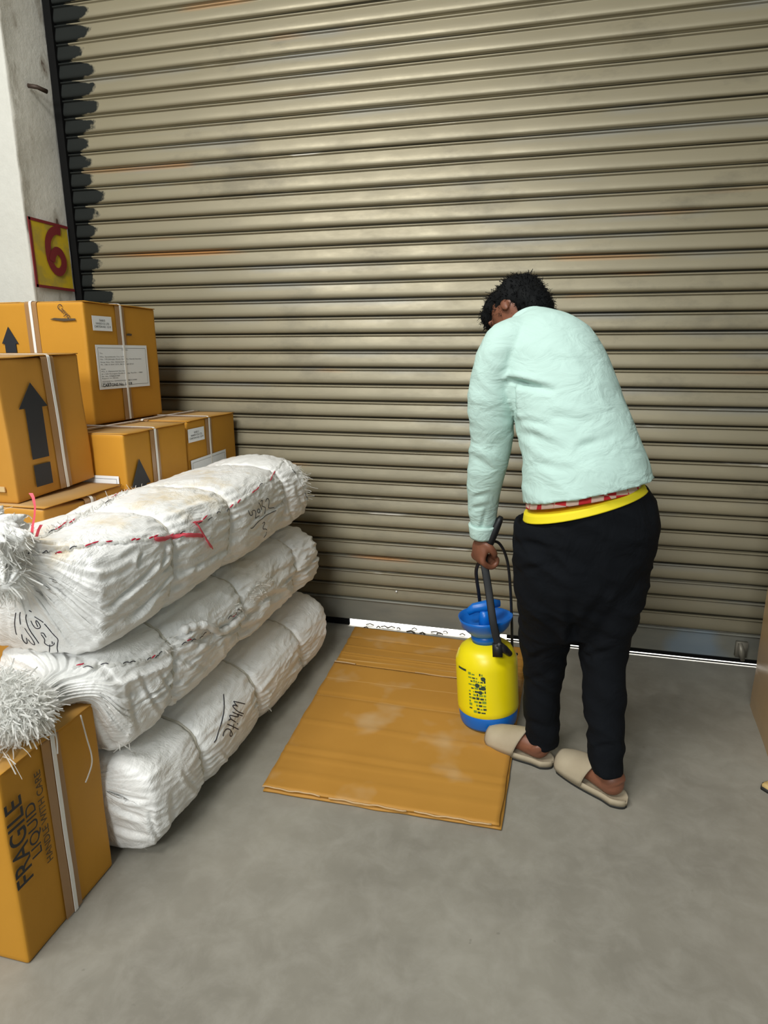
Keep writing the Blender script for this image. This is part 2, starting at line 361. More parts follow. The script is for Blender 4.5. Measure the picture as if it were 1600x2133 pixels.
# ------------------------------------------------------------ text
def text_mesh(name, txt, M, size, m_, parent, bold=0.0, align='LEFT', sx=1.0, lift=.0004, fit=None):
    c = bpy.data.curves.new(name, 'FONT'); c.body = txt; c.size = size; c.align_x = align; c.offset = bold; c.resolution_u = 4
    o = bpy.data.objects.new(name, c); COL.objects.link(o)
    dg = bpy.context.evaluated_depsgraph_get(); dg.update()
    me = bpy.data.meshes.new_from_object(o.evaluated_get(dg)); bpy.data.objects.remove(o); bpy.data.curves.remove(c)
    me.name = name
    if fit:
        xs = [v.co.x for v in me.vertices]; sx = fit/(max(xs)-min(xs))
    me.transform(M @ Matrix.Translation((0, 0, lift)) @ Matrix.Diagonal((sx, 1, 1, 1)))
    me.materials.clear(); me.materials.append(m_)
    o = bpy.data.objects.new(name, me); COL.objects.link(o)
    if parent: o.parent = parent
    return o
def frame(face, p, ang=0):
    """matrix: local x along the face's horizontal, y up, z out. p in parent's coordinates"""
    if face == '+x': R = Matrix(((0, 0, 1), (1, 0, 0), (0, 1, 0)))
    elif face == '-y': R = Matrix(((1, 0, 0), (0, 0, -1), (0, 1, 0)))
    return Matrix.Translation(p) @ R.to_4x4() @ Matrix.Rotation(ang, 4, 'Z')
def flat(name, M, poly, m_, parent, t_=.0006):
    b = MB(); n = len(poly)
    lo = [M @ Vector((a, c_, 0)) for a, c_ in poly]; hi = [M @ Vector((a, c_, t_)) for a, c_ in poly]
    b.v = [tuple(q) for q in lo+hi]; b.f = [tuple(range(n, 2*n))]+[(i, (i+1) % n, n+(i+1) % n, n+i) for i in range(n)]
    return b.build(name, m_, parent, smooth=False)

# ------------------------------------------------------------ cartons
def carton(label, x0, x1, y0, y1, z0, z1, m_=CARD, lean=0, seed=1, wear=1.0, group=None, xloops=(), yloops=(), tape=True, crush=0):
    ex = empty('carton', (x1, y0, z0), rx=lean); tag(ex, label, 'carton', group)
    W, L, T = x1-x0, y1-y0, z1-z0
    N = 22; b = bmesh.new()
    def cube_pt(u, v, w_):
        x_, y_, z_ = -W*(1-u), L*v, T*w_
        q = Vector((x_, y_, z_)); s_ = Vector((seed*3.1, seed*1.7, seed))
        # rounded edges
        r = .006; c_ = Vector((min(max(x_, -W+r), -r), min(max(y_, r), L-r), min(max(z_, r), T-r))); d_ = q-c_
        if d_.length > r: q = c_+d_.normalized()*r
        k = wear*.0020
        q += Vector((noise.noise(q*5+s_), noise.noise(q*5+s_*2), noise.noise(q*5-s_)))*k
        bul = .0016*wear
        q.x += bul*math.sin(math.pi*v)*math.sin(math.pi*w_)*(1 if u > .5 else -1)*(abs(u-.5)*2)**3
        q.y += bul*math.sin(math.pi*u)*math.sin(math.pi*w_)*(1 if v > .5 else -1)*(abs(v-.5)*2)**3
        if crush: q.z -= crush*w_*(math.sin(math.pi*min(1, v*1.1))**2)*(.6+.4*u)
        return q
    gr = [0, .012, .03]+[i/N for i in range(1, N)]+[.97, .988, 1]
    gr = sorted(set(round(g_, 4) for g_ in gr)); n = len(gr); mb = MB()
    for f_ in range(6):
        mb.grid([[cube_pt(*((0 if f_ == 0 else 1, a, c_) if f_ < 2 else (a, 0 if f_ == 2 else 1, c_) if f_ < 4 else (a, c_, 0 if f_ == 4 else 1))) for c_ in gr] for a in gr])
    m = bpy.data.meshes.new('body'); m.from_pydata([tuple(v) for v in mb.v], [], mb.f)
    b.from_mesh(m); bmesh.ops.remove_doubles(b, verts=b.verts, dist=.0002); bmesh.ops.recalc_face_normals(b, faces=b.faces); b.to_mesh(m); b.free()
    m.polygons.foreach_set('use_smooth', [True]*len(m.polygons)); m.materials.append(m_)
    o = bpy.data.objects.new('body', m); COL.objects.link(o); o.parent = ex
    # top flap seam
    fz = T+.0020*wear; sm = MB()
    for (a, c_, sgn) in ((.002, -W*.5-.001, -1), (-W*.5+.001, -W-.0, -1)):
        rows = []
        for i in range(15):
            v = i/14; e = .0015*math.sin(9*v+seed)
            rows.append([(a+(.003+.003*nz((v*4, seed, 1)) if a > -.1 else 0), .004+(L-.008)*v, fz+.0012+e*.6), (c_, .004+(L-.008)*v, fz+.0005)])
        sm.grid(rows)
    o2 = sm.build('flap', m_, ex); md = o2.modifiers.new('s', 'SOLIDIFY'); md.thickness = .003; md.offset = -1
    def loop(axis, pos, wd, off, mm, name):
        r = .012; zt = T+.0048+off
        if crush: zt -= crush*.75
        zb = .004; pts = []
        def arc(cx, cz, a0, a1): return [(cx+r*math.cos(a0+(a1-a0)*k/5), cz+r*math.sin(a0+(a1-a0)*k/5)) for k in range(6)]
        if axis == 'x': lo, hi = -W-.0035*wear-off, .0033*wear+.0004+off
        else: lo, hi = -.0033*wear-.0004-off, L+.0035*wear+off
        prof_ = [(hi, zb)]+[(hi, zb+(zt-r-zb)*k/8) for k in range(1, 8)]+arc(hi-r, zt-r, 0, math.pi/2)+arc(lo+r, zt-r, math.pi/2, math.pi)+[(lo, zb)]
        rows = []
        for a, z_ in prof_:
            h = wd/2
            wv = .002*nz((z_*7, a*3, seed+pos)) if wd < .03 else 0
            rows.append([(a, pos+wv-h, z_), (a, pos+wv+h, z_)] if axis == 'x' else [(pos+wv-h, a, z_), (pos+wv+h, a, z_)])
        q = MB().grid(rows).build(name, mm, ex, smooth=False); md_ = q.modifiers.new('s', 'SOLIDIFY'); md_.thickness = .001 if wd < .03 else .0004
        return q
    for y_ in xloops:
        if tape: loop('x', y_-y0-.004, .052, 0, TAPE, 'tape')
        loop('x', y_-y0, .011, .0028, STRAP, 'packing_strap')
    for x_ in yloops:
        if tape: loop('y', x_-x1, .052, .0003, TAPE, 'tape')
        loop('y', x_-x1, .011, .0024, STRAP, 'packing_strap')
    return ex
def local(ex, p): return ex.matrix_basis.inverted() @ Vector(p)
def small_label(ex, p, ang, w_, h_, tx=('GAEKO', 'NANDO CO. LTD', 'CARTON NO. 12/19')):
    M = frame('+x', p, ang)
    pl = flat('paper_label', M, [(-w_/2, -h_/2), (w_/2, -h_/2), (w_/2, h_/2), (-w_/2, h_/2)], PAPER, ex); pl['label'] = 'small white carton number label'
    for k, (s_, f_) in enumerate(zip(tx, (.30, .68, .84))): text_mesh('label_text', s_, M @ Matrix.Translation((0, (.14-.215*k)*h_, .0009)), .20*h_, INK, pl, 0, 'CENTER', 1, fit=f_*w_)
    return pl
ADDR = [(.22, .88, ' IC No.', .006), (.02, .80, 'To,', .0075), (.02, .72, 'M/s. Sarahlando Co. Ltd.,', .007), (.02, .665, 'No. 192 Jalanglo Road, Song Yu, North Narobo', .007), (.02, .60, 'Shop Site. No. General Bale', .007), (.02, .545, 'Ph. 186-2-324-1275, 86-21-866 8752', .007),
        (.02, .44, 'FROM', .0075), (.02, .39, 'M/s. S. Mahasonal Garden', .007), (.02, .335, 'B-1, G.B. Panongson Gandhi H. Long, Thoi Ban - 10880', .007), (.02, .28, 'Ph. No. 9788645989', .007), (.02, .235, 'Export to Africa', .006), (.02, .165, 'INVOICE No. EXPRESS/AGE/2MBE/214/030', .006), (.02, .125, 'DT: 2025', .006)]
def big_label(ex, p, ang, w_=.235, h_=.245, tx=True):
    M = frame('+x', p, ang)
    pl = flat('paper_label', M, [(0, 0), (w_, 0), (w_, h_), (0, h_)], PAPER, ex); pl['label'] = 'large white address label with a thin printed border'
    b = MB(); e = .011; th = .0012
    for a, c_ in (((e, e), (w_-e, e+th)), ((e, h_-e-th), (w_-e, h_-e)), ((e, e), (e+th, h_-e)), ((w_-e-th, e), (w_-e, h_-e))):
        q = [M @ Vector((a[0], a[1], .0009)), M @ Vector((c_[0], a[1], .0009)), M @ Vector((c_[0], c_[1], .0009)), M @ Vector((a[0], c_[1], .0009))]
        n = len(b.v); b.v += [tuple(v) for v in q]; b.f.append((n, n+1, n+2, n+3))
    b.build('label_border', INK, pl, smooth=False)
    if tx:
        for u, v, s_, sz in ADDR: text_mesh('label_text', s_, M @ Matrix.Translation((u*w_+.012 if u < .1 else w_*.46, v*h_, .0009)), .036*h_, INK, pl, 0, 'LEFT', 1, fit=w_*min(.80, .0185*len(s_)))
        text_mesh('label_text', 'CARTONS No. 12/19', M @ Matrix.Translation((.018, .058*h_, .0011)), .095*h_, INK, pl, .0003, 'LEFT', 1, fit=w_*.56)
    return pl
def arrow(ex, M, w_, hh, sw, hs, sq=True):
    """head width w_, head height hh, shaft width sw, shaft height hs, then a square below"""
    poly = [(-sw/2, -hs), (sw/2, -hs), (sw/2, 0), (w_/2, 0), (0, hh), (-w_/2, 0), (-sw/2, 0)]
    flat('printed_arrow', M, poly, INK, ex, .0008)
    if sq: flat('printed_square', M, [(-sw/2, -hs-.018-sw), (sw/2, -hs-.018-sw), (sw/2, -hs-.018), (-sw/2, -hs-.018)], INK, ex, .0008)

# back top carton with the address label
XE = -1.64
E_ = carton('upright brown carton with white address label, topmost at the back by the pillar', -2.19, XE, 2.072, 2.52, 1.033, 1.478, seed=2, xloops=(onx(258, 750, XE).y,), yloops=(at(70, 680, 2.072).x,))
p = onx(206, 812, XE); big_label(E_, local(E_, (XE+.0042, p.y, p.z)), .0, onx(303, 712, XE).y-onx(197, 718, XE).y, onx(197, 718, XE).z-p.z)
p = onx(211, 674, XE); small_label(E_, local(E_, (XE+.0042, p.y, p.z)), .0, onx(231, 660, XE).y-onx(191, 660, XE).y, onx(191, 660, XE).z-onx(191, 691, XE).z)
p = at(24, 716, 2.072)
arrow(E_, frame('-y', local(E_, (p.x, 2.0665, p.z))), .075, .062, .05, .2, False)
M = frame('-y', local(E_, (at(106, 664, 2.072).x, 2.0665, at(106, 666, 2.072).z)))
flat('scribbled_out_mark', M, [(0, .001), (.06, -.006), (.11, -.003), (.11, .003), (.05, .004), (.02, .006)], SMUDGE, E_)
text_mesh('handwriting', 'Canyo', frame('-y', local(E_, (at(120, 640, 2.072).x, 2.0665, at(120, 640, 2.072).z)), -.75), .03, PEN, E_, 0, 'LEFT', .8)
M = frame('+x', local(E_, (XE+.0045, onx(262, 697, XE).y, onx(262, 697, XE).z))); flat('smudge_mark', M, [(0, -.004), (.03, -.004), (.034, .003), (.012, .005), (0, .002)], SMUDGE, E_)
# the two below it
XF = -1.392
F_ = carton('brown carton with black arrow corner, left one of the pair under the address label carton', -1.93, XF, 1.888, 2.288, .60, 1.025, seed=3, xloops=(onx(324, 940, XF).y,), yloops=(-1.60,))
p = onx(292, 1010, XF); arrow(F_, frame('+x', local(F_, (XF+.0055, p.y, p.z))), .11, .095, .06, .2, False)
p = at(207, 1004, 1.888); M = frame('-y', local(F_, (p.x-.14, 1.8825, p.z-.15))); pl = flat('paper_label', M, [(0, 0), (.225, 0), (.225, .175), (0, .175)], PAPER, F_)
b = MB()
for a, c_ in (((.215, .01), (.2162, .165)), ((.01, .164), (.216, .1652))):
    q = [M @ Vector((a[0], a[1], .001)), M @ Vector((c_[0], a[1], .001)), M @ Vector((c_[0], c_[1], .001)), M @ Vector((a[0], c_[1], .001))]; n = len(b.v); b.v += [tuple(v) for v in q]; b.f.append((n, n+1, n+2, n+3))
b.build('label_border', INK, pl, smooth=False)
XG = -1.40
G_ = carton('brown carton with small white number label, against the shutter behind the arrow carton', -1.93, XG, 2.308, 2.725, .60, 1.027, seed=4, xloops=(onx(436, 920, XG).y,), yloops=(-1.60,))
p = onx(407, 905, XG); small_label(G_, local(G_, (XG+.0042, p.y, p.z)), .0, onx(424, 890, XG).y-onx(390, 890, XG).y, onx(390, 893, XG).z-onx(392, 921, XG).z)
p = onx(398, 982, XG); big_label(G_, local(G_, (XG+.0055, p.y, p.z-.15)), .02, .30, .175+.02, False)
text_mesh('label_text', 'To,', frame('+x', local(G_, (XG+.0072, p.y+.02, p.z-.006))), .013, INK, G_)
carton('brown carton hidden under the arrow carton', -1.93, XF-.01, 1.89, 2.29, .0, .592, seed=5)
carton('brown carton hidden under the carton standing against the shutter', -1.93, XG-.01, 2.31, 2.72, .0, .592, seed=6)
# front stack
XB = -1.407
B_ = carton('squashed brown carton lying under the tall carton with the long black arrow', -1.99, XB, 1.505, 1.875, .43, .852, CARD2, seed=7, wear=2.0, xloops=(onx(187, 1045, XB).y,), crush=.012)
LB = carton('brown carton at the bottom of the front stack behind the white bales', -1.99, XB-.01, 1.50, 1.875, 0, .424, CARD2, seed=8, xloops=(1.7,))
XA = -1.512
A_ = carton('tall brown carton with a long black up arrow standing on the squashed carton', -2.05, XA, 1.532, 1.878, .858, 1.280, CARD2, lean=math.radians(2.4), seed=9, wear=1.8, xloops=(onx(121, 890, XA).y+.004,))
p = local(A_, onx(66, 849, XA)); p.x = .0068
arrow(A_, frame('+x', p, -.02), .115, .075, .068, .155)
STP = mat('shiny_tape_bits', (.7, .5, .25), .15)
for k in range(5):
    q = at(17, 780+k*60, 1.532); q = local(A_, (XA-.05-.012*(k % 2), 1.53, q.z)); MB().box((q.x-.012, -.0072, q.z-.006), (q.x+.016, -.004, q.z+.010)).build('staple_tape', STP, A_, smooth=False)
text_mesh('handwriting', '5-1', frame('-y', local(A_, (at(0, 868, 1.532).x-.03, 1.527, at(0, 868, 1.532).z))), .03, PEN, A_)
# nearest carton
XH = -1.02
H_ = carton('nearest brown carton on the floor printed FRAGILE LIQUID, at the lower left', -1.62, XH, .882, 1.168, 0, .474, seed=10, wear=1.2, xloops=(onx(130, 1720, XH).y,))
def pr(s_, a, b_, size, m_, bold):
    p0, p1 = onx(*a, XH), onx(*b_, XH); p = local(H_, p0); p.x = .0062
    text_mesh('printed_warning', s_, frame('+x', p, math.pi/2), size, m_, H_, bold, 'LEFT', fit=p1.z-p0.z)
pr('FRAGILE', (65, 1826), (42, 1652), .062, INK, .0006)
pr('LIQUID', (83, 1773), (66, 1667), .040, INK, .0002)
pr('HANDLE WITH CARE', (106, 1787), (78, 1602), .025, FADED, .0004)
bpy.context.view_layer.update()

# right hand carton/board stack
RX = .812
ex = empty('wrapped_crate', (RX, 2.0, 0)); tag(ex, 'tall tan plastic wrapped carton at the right edge of the picture', 'carton')
rows = []
for i in range(25):
    y_ = .425*i/24
    rows.append([(.028*(i/24)*0+.006*nz((y_*3, k*.4, 5))-(.045 if False else 0), y_, 1.05*k/20) for k in range(21)])
b = MB().grid(rows)
b.box((.0, .0, 0), (.6, .425, 1.05)); b.v[-8:] = [(x_+(.012 if x_ < .1 else 0), y_, z_) for x_, y_, z_ in b.v[-8:]]
body = b.build('body', WRAP, ex, smooth=False)
ex.rotation_euler = (0, 0, -.115); ex.location = (RX-.115*.425+.018, 2.0, 0)

# ------------------------------------------------------------ the white bales
CREF = {}
def bale(name_label, rings, cords, seed, m_, NU=400, NV=270, pleat=24, crump=1.0, droop=.0, group='white woven sack bales stacked in front of the cartons'):
    """rings: (y, cx, cz, rx, rz, power, pleat depth)"""
    ex = empty('bale', (rings[len(rings)//2][1], rings[0][0], 0)); tag(ex, name_label, 'bale', group)
    R = catmull(rings, 26); off = Vector(ex.location)
    L = [0]
    for a, b_ in zip(R, R[1:]): L.append(L[-1]+math.sqrt((a[0]-b_[0])**2+(a[3]-b_[3])**2*.9+(a[4]-b_[4])**2*.3))
    us = np.linspace(0, L[-1], NU); R = np.array(R); RR = np.stack([np.interp(us, L, R[:, k]) for k in range(7)], 1)
    def pt(r, a, extra=0.0):
        y_, cx, cz, rx, rz, pw, pd = r
        ca, sa = math.cos(a), math.sin(a); pw = max(2.0, pw)
        k = (abs(ca)**pw+abs(sa)**pw)**(-1/pw)
        x_, z_ = ca*k*rx, sa*k*rz
        if droop and ca < 0 and sa > 0:
            fq = math.exp(-max(0, y_-1.17)/.22); z_ *= 1-(droop+.28*fq)*min(1, -x_/rx)**1.6; x_ *= 1-.10*fq*(z_/rz)
        # creases: slanting folds + fine crumple, and pleats gathered at the tied end
        q = Vector((x_*1.0+seed*5, y_, z_))
        side = .35+.65*min(1, max(0, 1.15-sa))
        f0 = noise.noise(Vector((x_*4.0+seed, y_*3.0, z_*4.0+seed*9)))
        f1 = 1-abs(noise.noise(Vector((a*4.2+y_*5.0+seed, y_*6.5-a*.9, seed*3.3))))*2.2
        f2 = 1-abs(noise.noise(Vector((a*8.5-y_*9+seed, y_*11+a*1.6, seed*7.3))))*2.2
        f3 = noise.noise(Vector((a*17+y_*7+seed, y_*26, seed*2.3)))
        d = .011*f0+side*(crump*.0042*(f1-.5)+.0030*(f2-.5)+.0012*f3)
        for cy in cords:
            e = (y_+.02*math.sin(a*2+seed)-cy); g_ = math.exp(-(e/.014)**2)
            d -= .014*math.exp(-(e/.011)**2)+.010*math.exp(-(e/.05)**2); d += .0042*math.exp(-(abs(e)/.055)**1.5)*math.sin(a*34+4*math.sin(a*5+seed)+(9 if e > 0 else 0))*(1-g_)*side
        d += pd*(math.sin(a*pleat+2.3*math.sin(a*3+seed))*.5+.5*math.sin(a*pleat*1.7+seed))
        d += extra; sc = math.hypot(x_, z_); s_ = 1+d/max(sc, .02) if sc > .02 else 1
        return Vector((cx+x_*s_, y_+d*.15, cz+z_*s_))-off
    rows = [[pt(r, 2*math.pi*j/NV) for j in range(NV)] for r in RR]
    sack = MB().grid(rows, closev=True, capa=True, capb=True).build('sack', m_, ex)
    for cy in cords:
        rows = []
        for j in range(96):
            a = 2*math.pi*j/96; ye = cy-.02*math.sin(a*2+seed)
            i_ = int(np.argmin(np.abs(RR[:, 0]-ye)+(np.arange(NU) < NU*.12)*9)); base = pt(RR[i_], a, -.0005); c0 = Vector((RR[i_][1], RR[i_][0], RR[i_][2]))-off
            n_ = (base-c0).normalized(); base.y = ye-off.y
            rows.append([base+n_*(.0022+.0045*math.cos(t_))+Vector((0, .0045*math.sin(t_), 0)) for t_ in np.linspace(0, 2*math.pi, 7)[:-1]])
        MB().grid(rows, closeu=True, closev=True).build('tie_cord', CORD, ex)
    return ex, sack
def bvh_of(o, ex):
    M = Matrix.Translation(ex.location)
    return BVHTree.FromPolygons([M @ v.co for v in o.data.vertices], [tuple(p.vertices) for p in o.data.polygons])
def hit(bv, x, y):
    d = ray(x, y).normalized(); h = bv.ray_cast(CP, d); return (h[0], h[1]) if h[0] else (None, None)
def stroke(mb, bv, pts, r, n=4, off=Vector((0, 0, 0)), lift=.0006):
    P = catmull(pts, n); q = []
    for a in P:
        h, nn = hit(bv, a[0], a[1])
        if h: q.append((h, nn))
    if len(q) < 2: return
    rows = []
    for i, (h, nn) in enumerate(q):
        t_ = (q[min(i+1, len(q)-1)][0]-q[max(i-1, 0)][0]);
        if t_.length < 1e-6: continue
        t_.normalize(); s_ = t_.cross(nn).normalized(); c_ = h+nn*lift-off
        rr = r*(1 if 0 < i < len(q)-1 else .4)
        rows.append([c_-s_*rr-nn*.0005, c_-s_*rr*.6+nn*.0006, c_+s_*rr*.6+nn*.0006, c_+s_*rr-nn*.0005])
    if len(rows) > 1: mb.grid(rows)
def fringe(ex, seeds, m_=FRAY, name='frayed_edge', seg=4, wid=(.0008, .0017)):
    """seeds: (point, direction, length) thin tape ends"""
    mb = MB()
    for p_, d_, l_ in seeds:
        d_ = Vector(d_).normalized(); s_ = d_.cross(Vector((random.gauss(0, 1), random.gauss(0, 1), random.gauss(0, 1)))).normalized()
        cv = Vector((random.gauss(0, 1), random.gauss(0, 1), random.gauss(0, 1)-.7))*.35; w_ = random.uniform(*wid); rows = []
        for k in range(seg+1):
            t_ = k/seg; c_ = Vector(p_)+d_*l_*t_+cv*l_*t_*t_; rows.append([c_-s_*w_, c_+s_*w_])
        mb.grid(rows)
    o = mb.build(name, m_, ex, smooth=False, fix=False); o['kind'] = 'stuff'; o['label'] = 'loose frayed white strips'
    return o

B0, S0 = bale('white bale lying on the floor, lowest of the stack, marked White in black pen', [
    (1.172, -1.10, .235, .02, .02, 2, .002), (1.180, -1.09, .215, .07, .055, 2, .006), (1.192, -1.095, .185, .13, .095, 2.4, .006), (1.205, -1.105, .158, .185, .13, 3.2, .003), (1.235, -1.125, .148, .222, .142, 4.0, .001),
    (1.35, -1.13, .143, .238, .140, 3.4, .001), (1.8, -1.12, .145, .250, .142, 2.9, 0), (2.2, -1.105, .145, .250, .142, 2.9, 0), (2.42, -1.10, .143, .238, .138, 3, .001), (2.50, -1.10, .14, .19, .12, 2.6, .004), (2.53, -1.10, .14, .10, .07, 2.2, .004), (2.54, -1.10, .14, .02, .02, 2, 0)],
    [1.45, 1.80, 2.17], 1, BAGM)
B1, S1 = bale('middle white bale of the stack, its bushy frayed end lying on the nearest carton', [
    (1.085, -1.085, .522, .035, .03, 2, .004), (1.12, -1.085, .522, .045, .036, 2, .006), (1.155, -1.088, .515, .10, .045, 2, .007), (1.180, -1.11, .475, .150, .097, 2.4, .006), (1.205, -1.14, .448, .185, .126, 3.0, .003), (1.235, -1.155, .438, .203, .140, 3.6, .001),
    (1.40, -1.16, .438, .222, .143, 3.2, .002), (1.85, -1.155, .438, .230, .143, 2.8, .001), (2.3, -1.145, .438, .236, .143, 2.7, .001), (2.47, -1.13, .435, .222, .138, 2.8, .002), (2.545, -1.13, .42, .17, .11, 2.4, .006), (2.57, -1.13, .42, .09, .07, 2.2, .004), (2.58, -1.13, .42, .02, .02, 2, 0)],
    [1.42, 1.82, 2.28], 2.3, BAGM, pleat=22, crump=2.6)
B2, S2 = bale('topmost white bale with red twine stitching, pink tape and a tied tufted end', [
    (1.095, -1.150, .845, .030, .028, 2, .004), (1.115, -1.155, .842, .040, .034, 2, .006), (1.135, -1.162, .815, .100, .075, 2, .014), (1.155, -1.172, .775, .155, .110, 2.4, .013), (1.180, -1.185, .742, .195, .138, 3.0, .009), (1.215, -1.193, .728, .214, .150, 4.0, .003),
    (1.40, -1.178, .733, .216, .150, 3.8, .001), (1.8, -1.164, .735, .214, .152, 3.4, 0), (2.2, -1.158, .737, .217, .150, 3.2, .000), (2.42, -1.157, .737, .218, .146, 3.0, .002), (2.51, -1.18, .725, .195, .122, 2.6, .006), (2.545, -1.18, .72, .11, .08, 2.2, .006), (2.56, -1.18, .72, .02, .02, 2, 0)],
    [1.47, 1.80, 2.23], 3.7, BAGTOP, pleat=23, droop=.20)
def press(o, off, segs):
    """fold lines pressed into a sack on the side turned to the room"""
    me = o.data; new = []
    for v in me.vertices:
        c = v.co; n_ = v.normal; w_ = c+off-CP; z_ = w_.dot(fw)
        if z_ < .2 or n_.dot(w_) > 0: continue
        x_, y_ = 800+FPX*w_.dot(rt)/z_, 1066.5-FPX*w_.dot(up)/z_; d_ = 0
        for ax, ay, bx, by, dp, wd in segs:
            L2 = (bx-ax)**2+(by-ay)**2; t_ = ((x_-ax)*(bx-ax)+(y_-ay)*(by-ay))/L2
            if not -.05 < t_ < 1.05: continue
            t_ = max(0, min(1, t_)); bow = 5*math.sin(math.pi*t_)*(1 if (ax+by) % 2 > 1 else -1); Ls = math.sqrt(L2)
            cr = ((bx-ax)*(y_-ay)-(by-ay)*(x_-ax))/Ls+bow; tp_ = math.sin(math.pi*t_)**.6
            d_ += tp_*dp*(-math.exp(-(cr/wd)**2)+.7*math.exp(-((cr-wd*2.4)/(wd*1.5))**2))
        if d_: new.append((v.index, c+n_*d_))
    for i_, c in new: me.vertices[i_].co = c
    me.update()
press(S2, Vector(B2.location), [(228, 1262, 335, 1165, .010, 4), (262, 1300, 362, 1190, .008, 4), (300, 1150, 290, 1185, .006, 3), (335, 1185, 345, 1130, .007, 3), (368, 1195, 478, 1140, .007, 4), (385, 1225, 492, 1168, .007, 3.5), (392, 1262, 490, 1200, .007, 4), (505, 1185, 590, 1130, .004, 4), (508, 1222, 592, 1160, .005, 3.5), (60, 1195, 150, 1325, .006, 4), (72, 1188, 200, 1335, .006, 4),
    (90, 1185, 215, 1300, .007, 4), (100, 1180, 222, 1250, .006, 3.5), (45, 1200, 70, 1290, .006, 4), (300, 1075, 420, 1040, .004, 4), (330, 1055, 450, 1030, .004, 4), (200, 1110, 330, 1100, .004, 4), (240, 1290, 320, 1250, .006, 5), (600, 1030, 625, 1110, .006, 4), (615, 1000, 650, 1080, .006, 4)])
press(S1, Vector(B1.location), [(290, 1395, 350, 1500, 0.0065, 4.6), (330, 1385, 395, 1490, 0.0059, 4.6), (340, 1318, 470, 1335, 0.0065, 5.8), (470, 1330, 500, 1405, 0.0059, 4.6), (350, 1352, 440, 1392, 0.0059, 5.8), (452, 1405, 525, 1330, 0.0052, 4.6), (190, 1470, 255, 1580, 0.0052, 4.6), (210, 1440, 265, 1530, 0.0039, 4.6), (400, 1440, 450, 1400, 0.0052, 4.6), (500, 1290, 560, 1250, 0.0046, 4.6), (530, 1350, 570, 1270, 0.0046, 4.6), (600, 1220, 650, 1170, 0.0039, 4.6), (180, 1500, 235, 1610, 0.0046, 4.6), (270, 1420, 300, 1540, 0.0046, 5.8), (610, 1290, 640, 1200, 0.0046, 5.8), (420, 1325, 540, 1300, 0.0039, 4.6)])
press(S0, Vector(B0.location), [(470, 1612, 560, 1500, .008, 5), (590, 1495, 645, 1420, .008, 4), (450, 1700, 545, 1570, .008, 4.5), (222, 1648, 310, 1668, .008, 4), (224, 1672, 305, 1705, .007, 4), (232, 1718, 315, 1740, .007, 4), (310, 1690, 345, 1770, .006, 5), (360, 1650, 375, 1760, .006, 6), (460, 1560, 520, 1600, .005, 4), (600, 1400, 660, 1330, .006, 5), (380, 1600, 430, 1660, .005, 5)])
bpy.context.view_layer.update()
V0, V1, V2 = bvh_of(S0, B0), bvh_of(S1, B1), bvh_of(S2, B2)
o0, o1, o2 = Vector(B0.location), Vector(B1.location), Vector(B2.location)
# pen marks
def write(name, bv, ex, off, ox, oy, sc, strokes, r):
    mb = MB()
    for s_ in strokes: stroke(mb, bv, [(ox+a/sc, oy+b_/sc) for a, b_ in s_], r, 6, off)
    mb.build(name, PEN, ex)
write('pen_number', V2, B2, o2, 500, 1020, 16, ([(265,690),(310,790),(350,860),(400,850),(415,800),(390,720)], [(410,710),(460,685),(510,710),(525,780),(515,880),(510,960)], [(510,960),(580,905),(650,865)], [(610,640),(575,700),(590,760),(630,775),(660,730),(650,670),(610,640)],
    [(620,430),(690,550),(720,680)], [(685,400),(715,360),(745,365),(735,440),(735,540),(790,570),(840,600),(835,700),(815,810)], [(850,400),(880,320),(930,295),(965,370),(960,480),(945,590),(1000,615),(1140,600)], [(350,1285),(420,1275),(520,1160),(640,1040),(760,950),(860,860),(1000,790),(1200,690)], [(745,1130),(800,1080),(820,1120),(775,1230),(770,1305),(860,1310),(890,1340)], [(880,1400),(860,1500),(790,1600)]), .0013)
write('pen_marking', V2, B2, o2, 15, 1260, 12.3, ([(225,190),(200,370),(195,500),(220,680),(245,760)], [(340,180),(320,300),(340,500)], [(490,240),(480,350),(540,560),(640,740),(740,880),(810,985)], [(450,590),(520,700),(620,840),(690,960),(700,1020),(620,980),(540,880)], [(370,750),(390,860),(440,950),(500,990),(510,920),(490,840)],
    [(610,400),(660,510),(730,590),(800,605),(850,565),(820,480),(750,400),(740,450),(790,560)], [(555,140),(630,180)], [(700,300),(830,380),(930,450)], [(950,480),(1040,580),(1150,715)], [(1150,715),(1220,790),(1300,880),(1290,1000),(1280,1100),(1300,1210),(1260,1320)], [(860,720),(930,725),(1000,830)], [(870,750),(960,880),(960,970),(1030,1030),(1120,1050),(1200,1010),(1200,960)], [(1150,930),(1160,1000)], [(1090,1010),(1080,1240)]), .0012)
write('pen_word', V0, B0, o0, 430, 1430, 16, ([(1290,580),(1150,550),(900,490)], [(900,490),(960,580),(1040,660)], [(1040,660),(960,625),(900,625),(880,660),(960,760),(1080,850),(1240,910)], [(1205,980),(1000,910),(860,845)], [(1020,920),(1060,970),(1050,1010),(960,1000),(840,965),(770,960)], [(770,960),(800,1060),(870,1120),(980,1190)], [(830,1095),(760,1100),(750,1145)],
    [(1020,1230),(1040,1250)], [(690,1250),(860,1325),(1070,1430)], [(910,1250),(900,1350),(885,1430)], [(820,1480),(790,1560),(785,1630),(820,1660),(855,1620),(850,1550),(820,1480),(770,1430),(700,1410),(630,1450),(575,1540),(550,1665)], [(570,250),(590,600),(560,950),(490,1240),(400,1500),(330,1750),(250,1870)]), .0017)
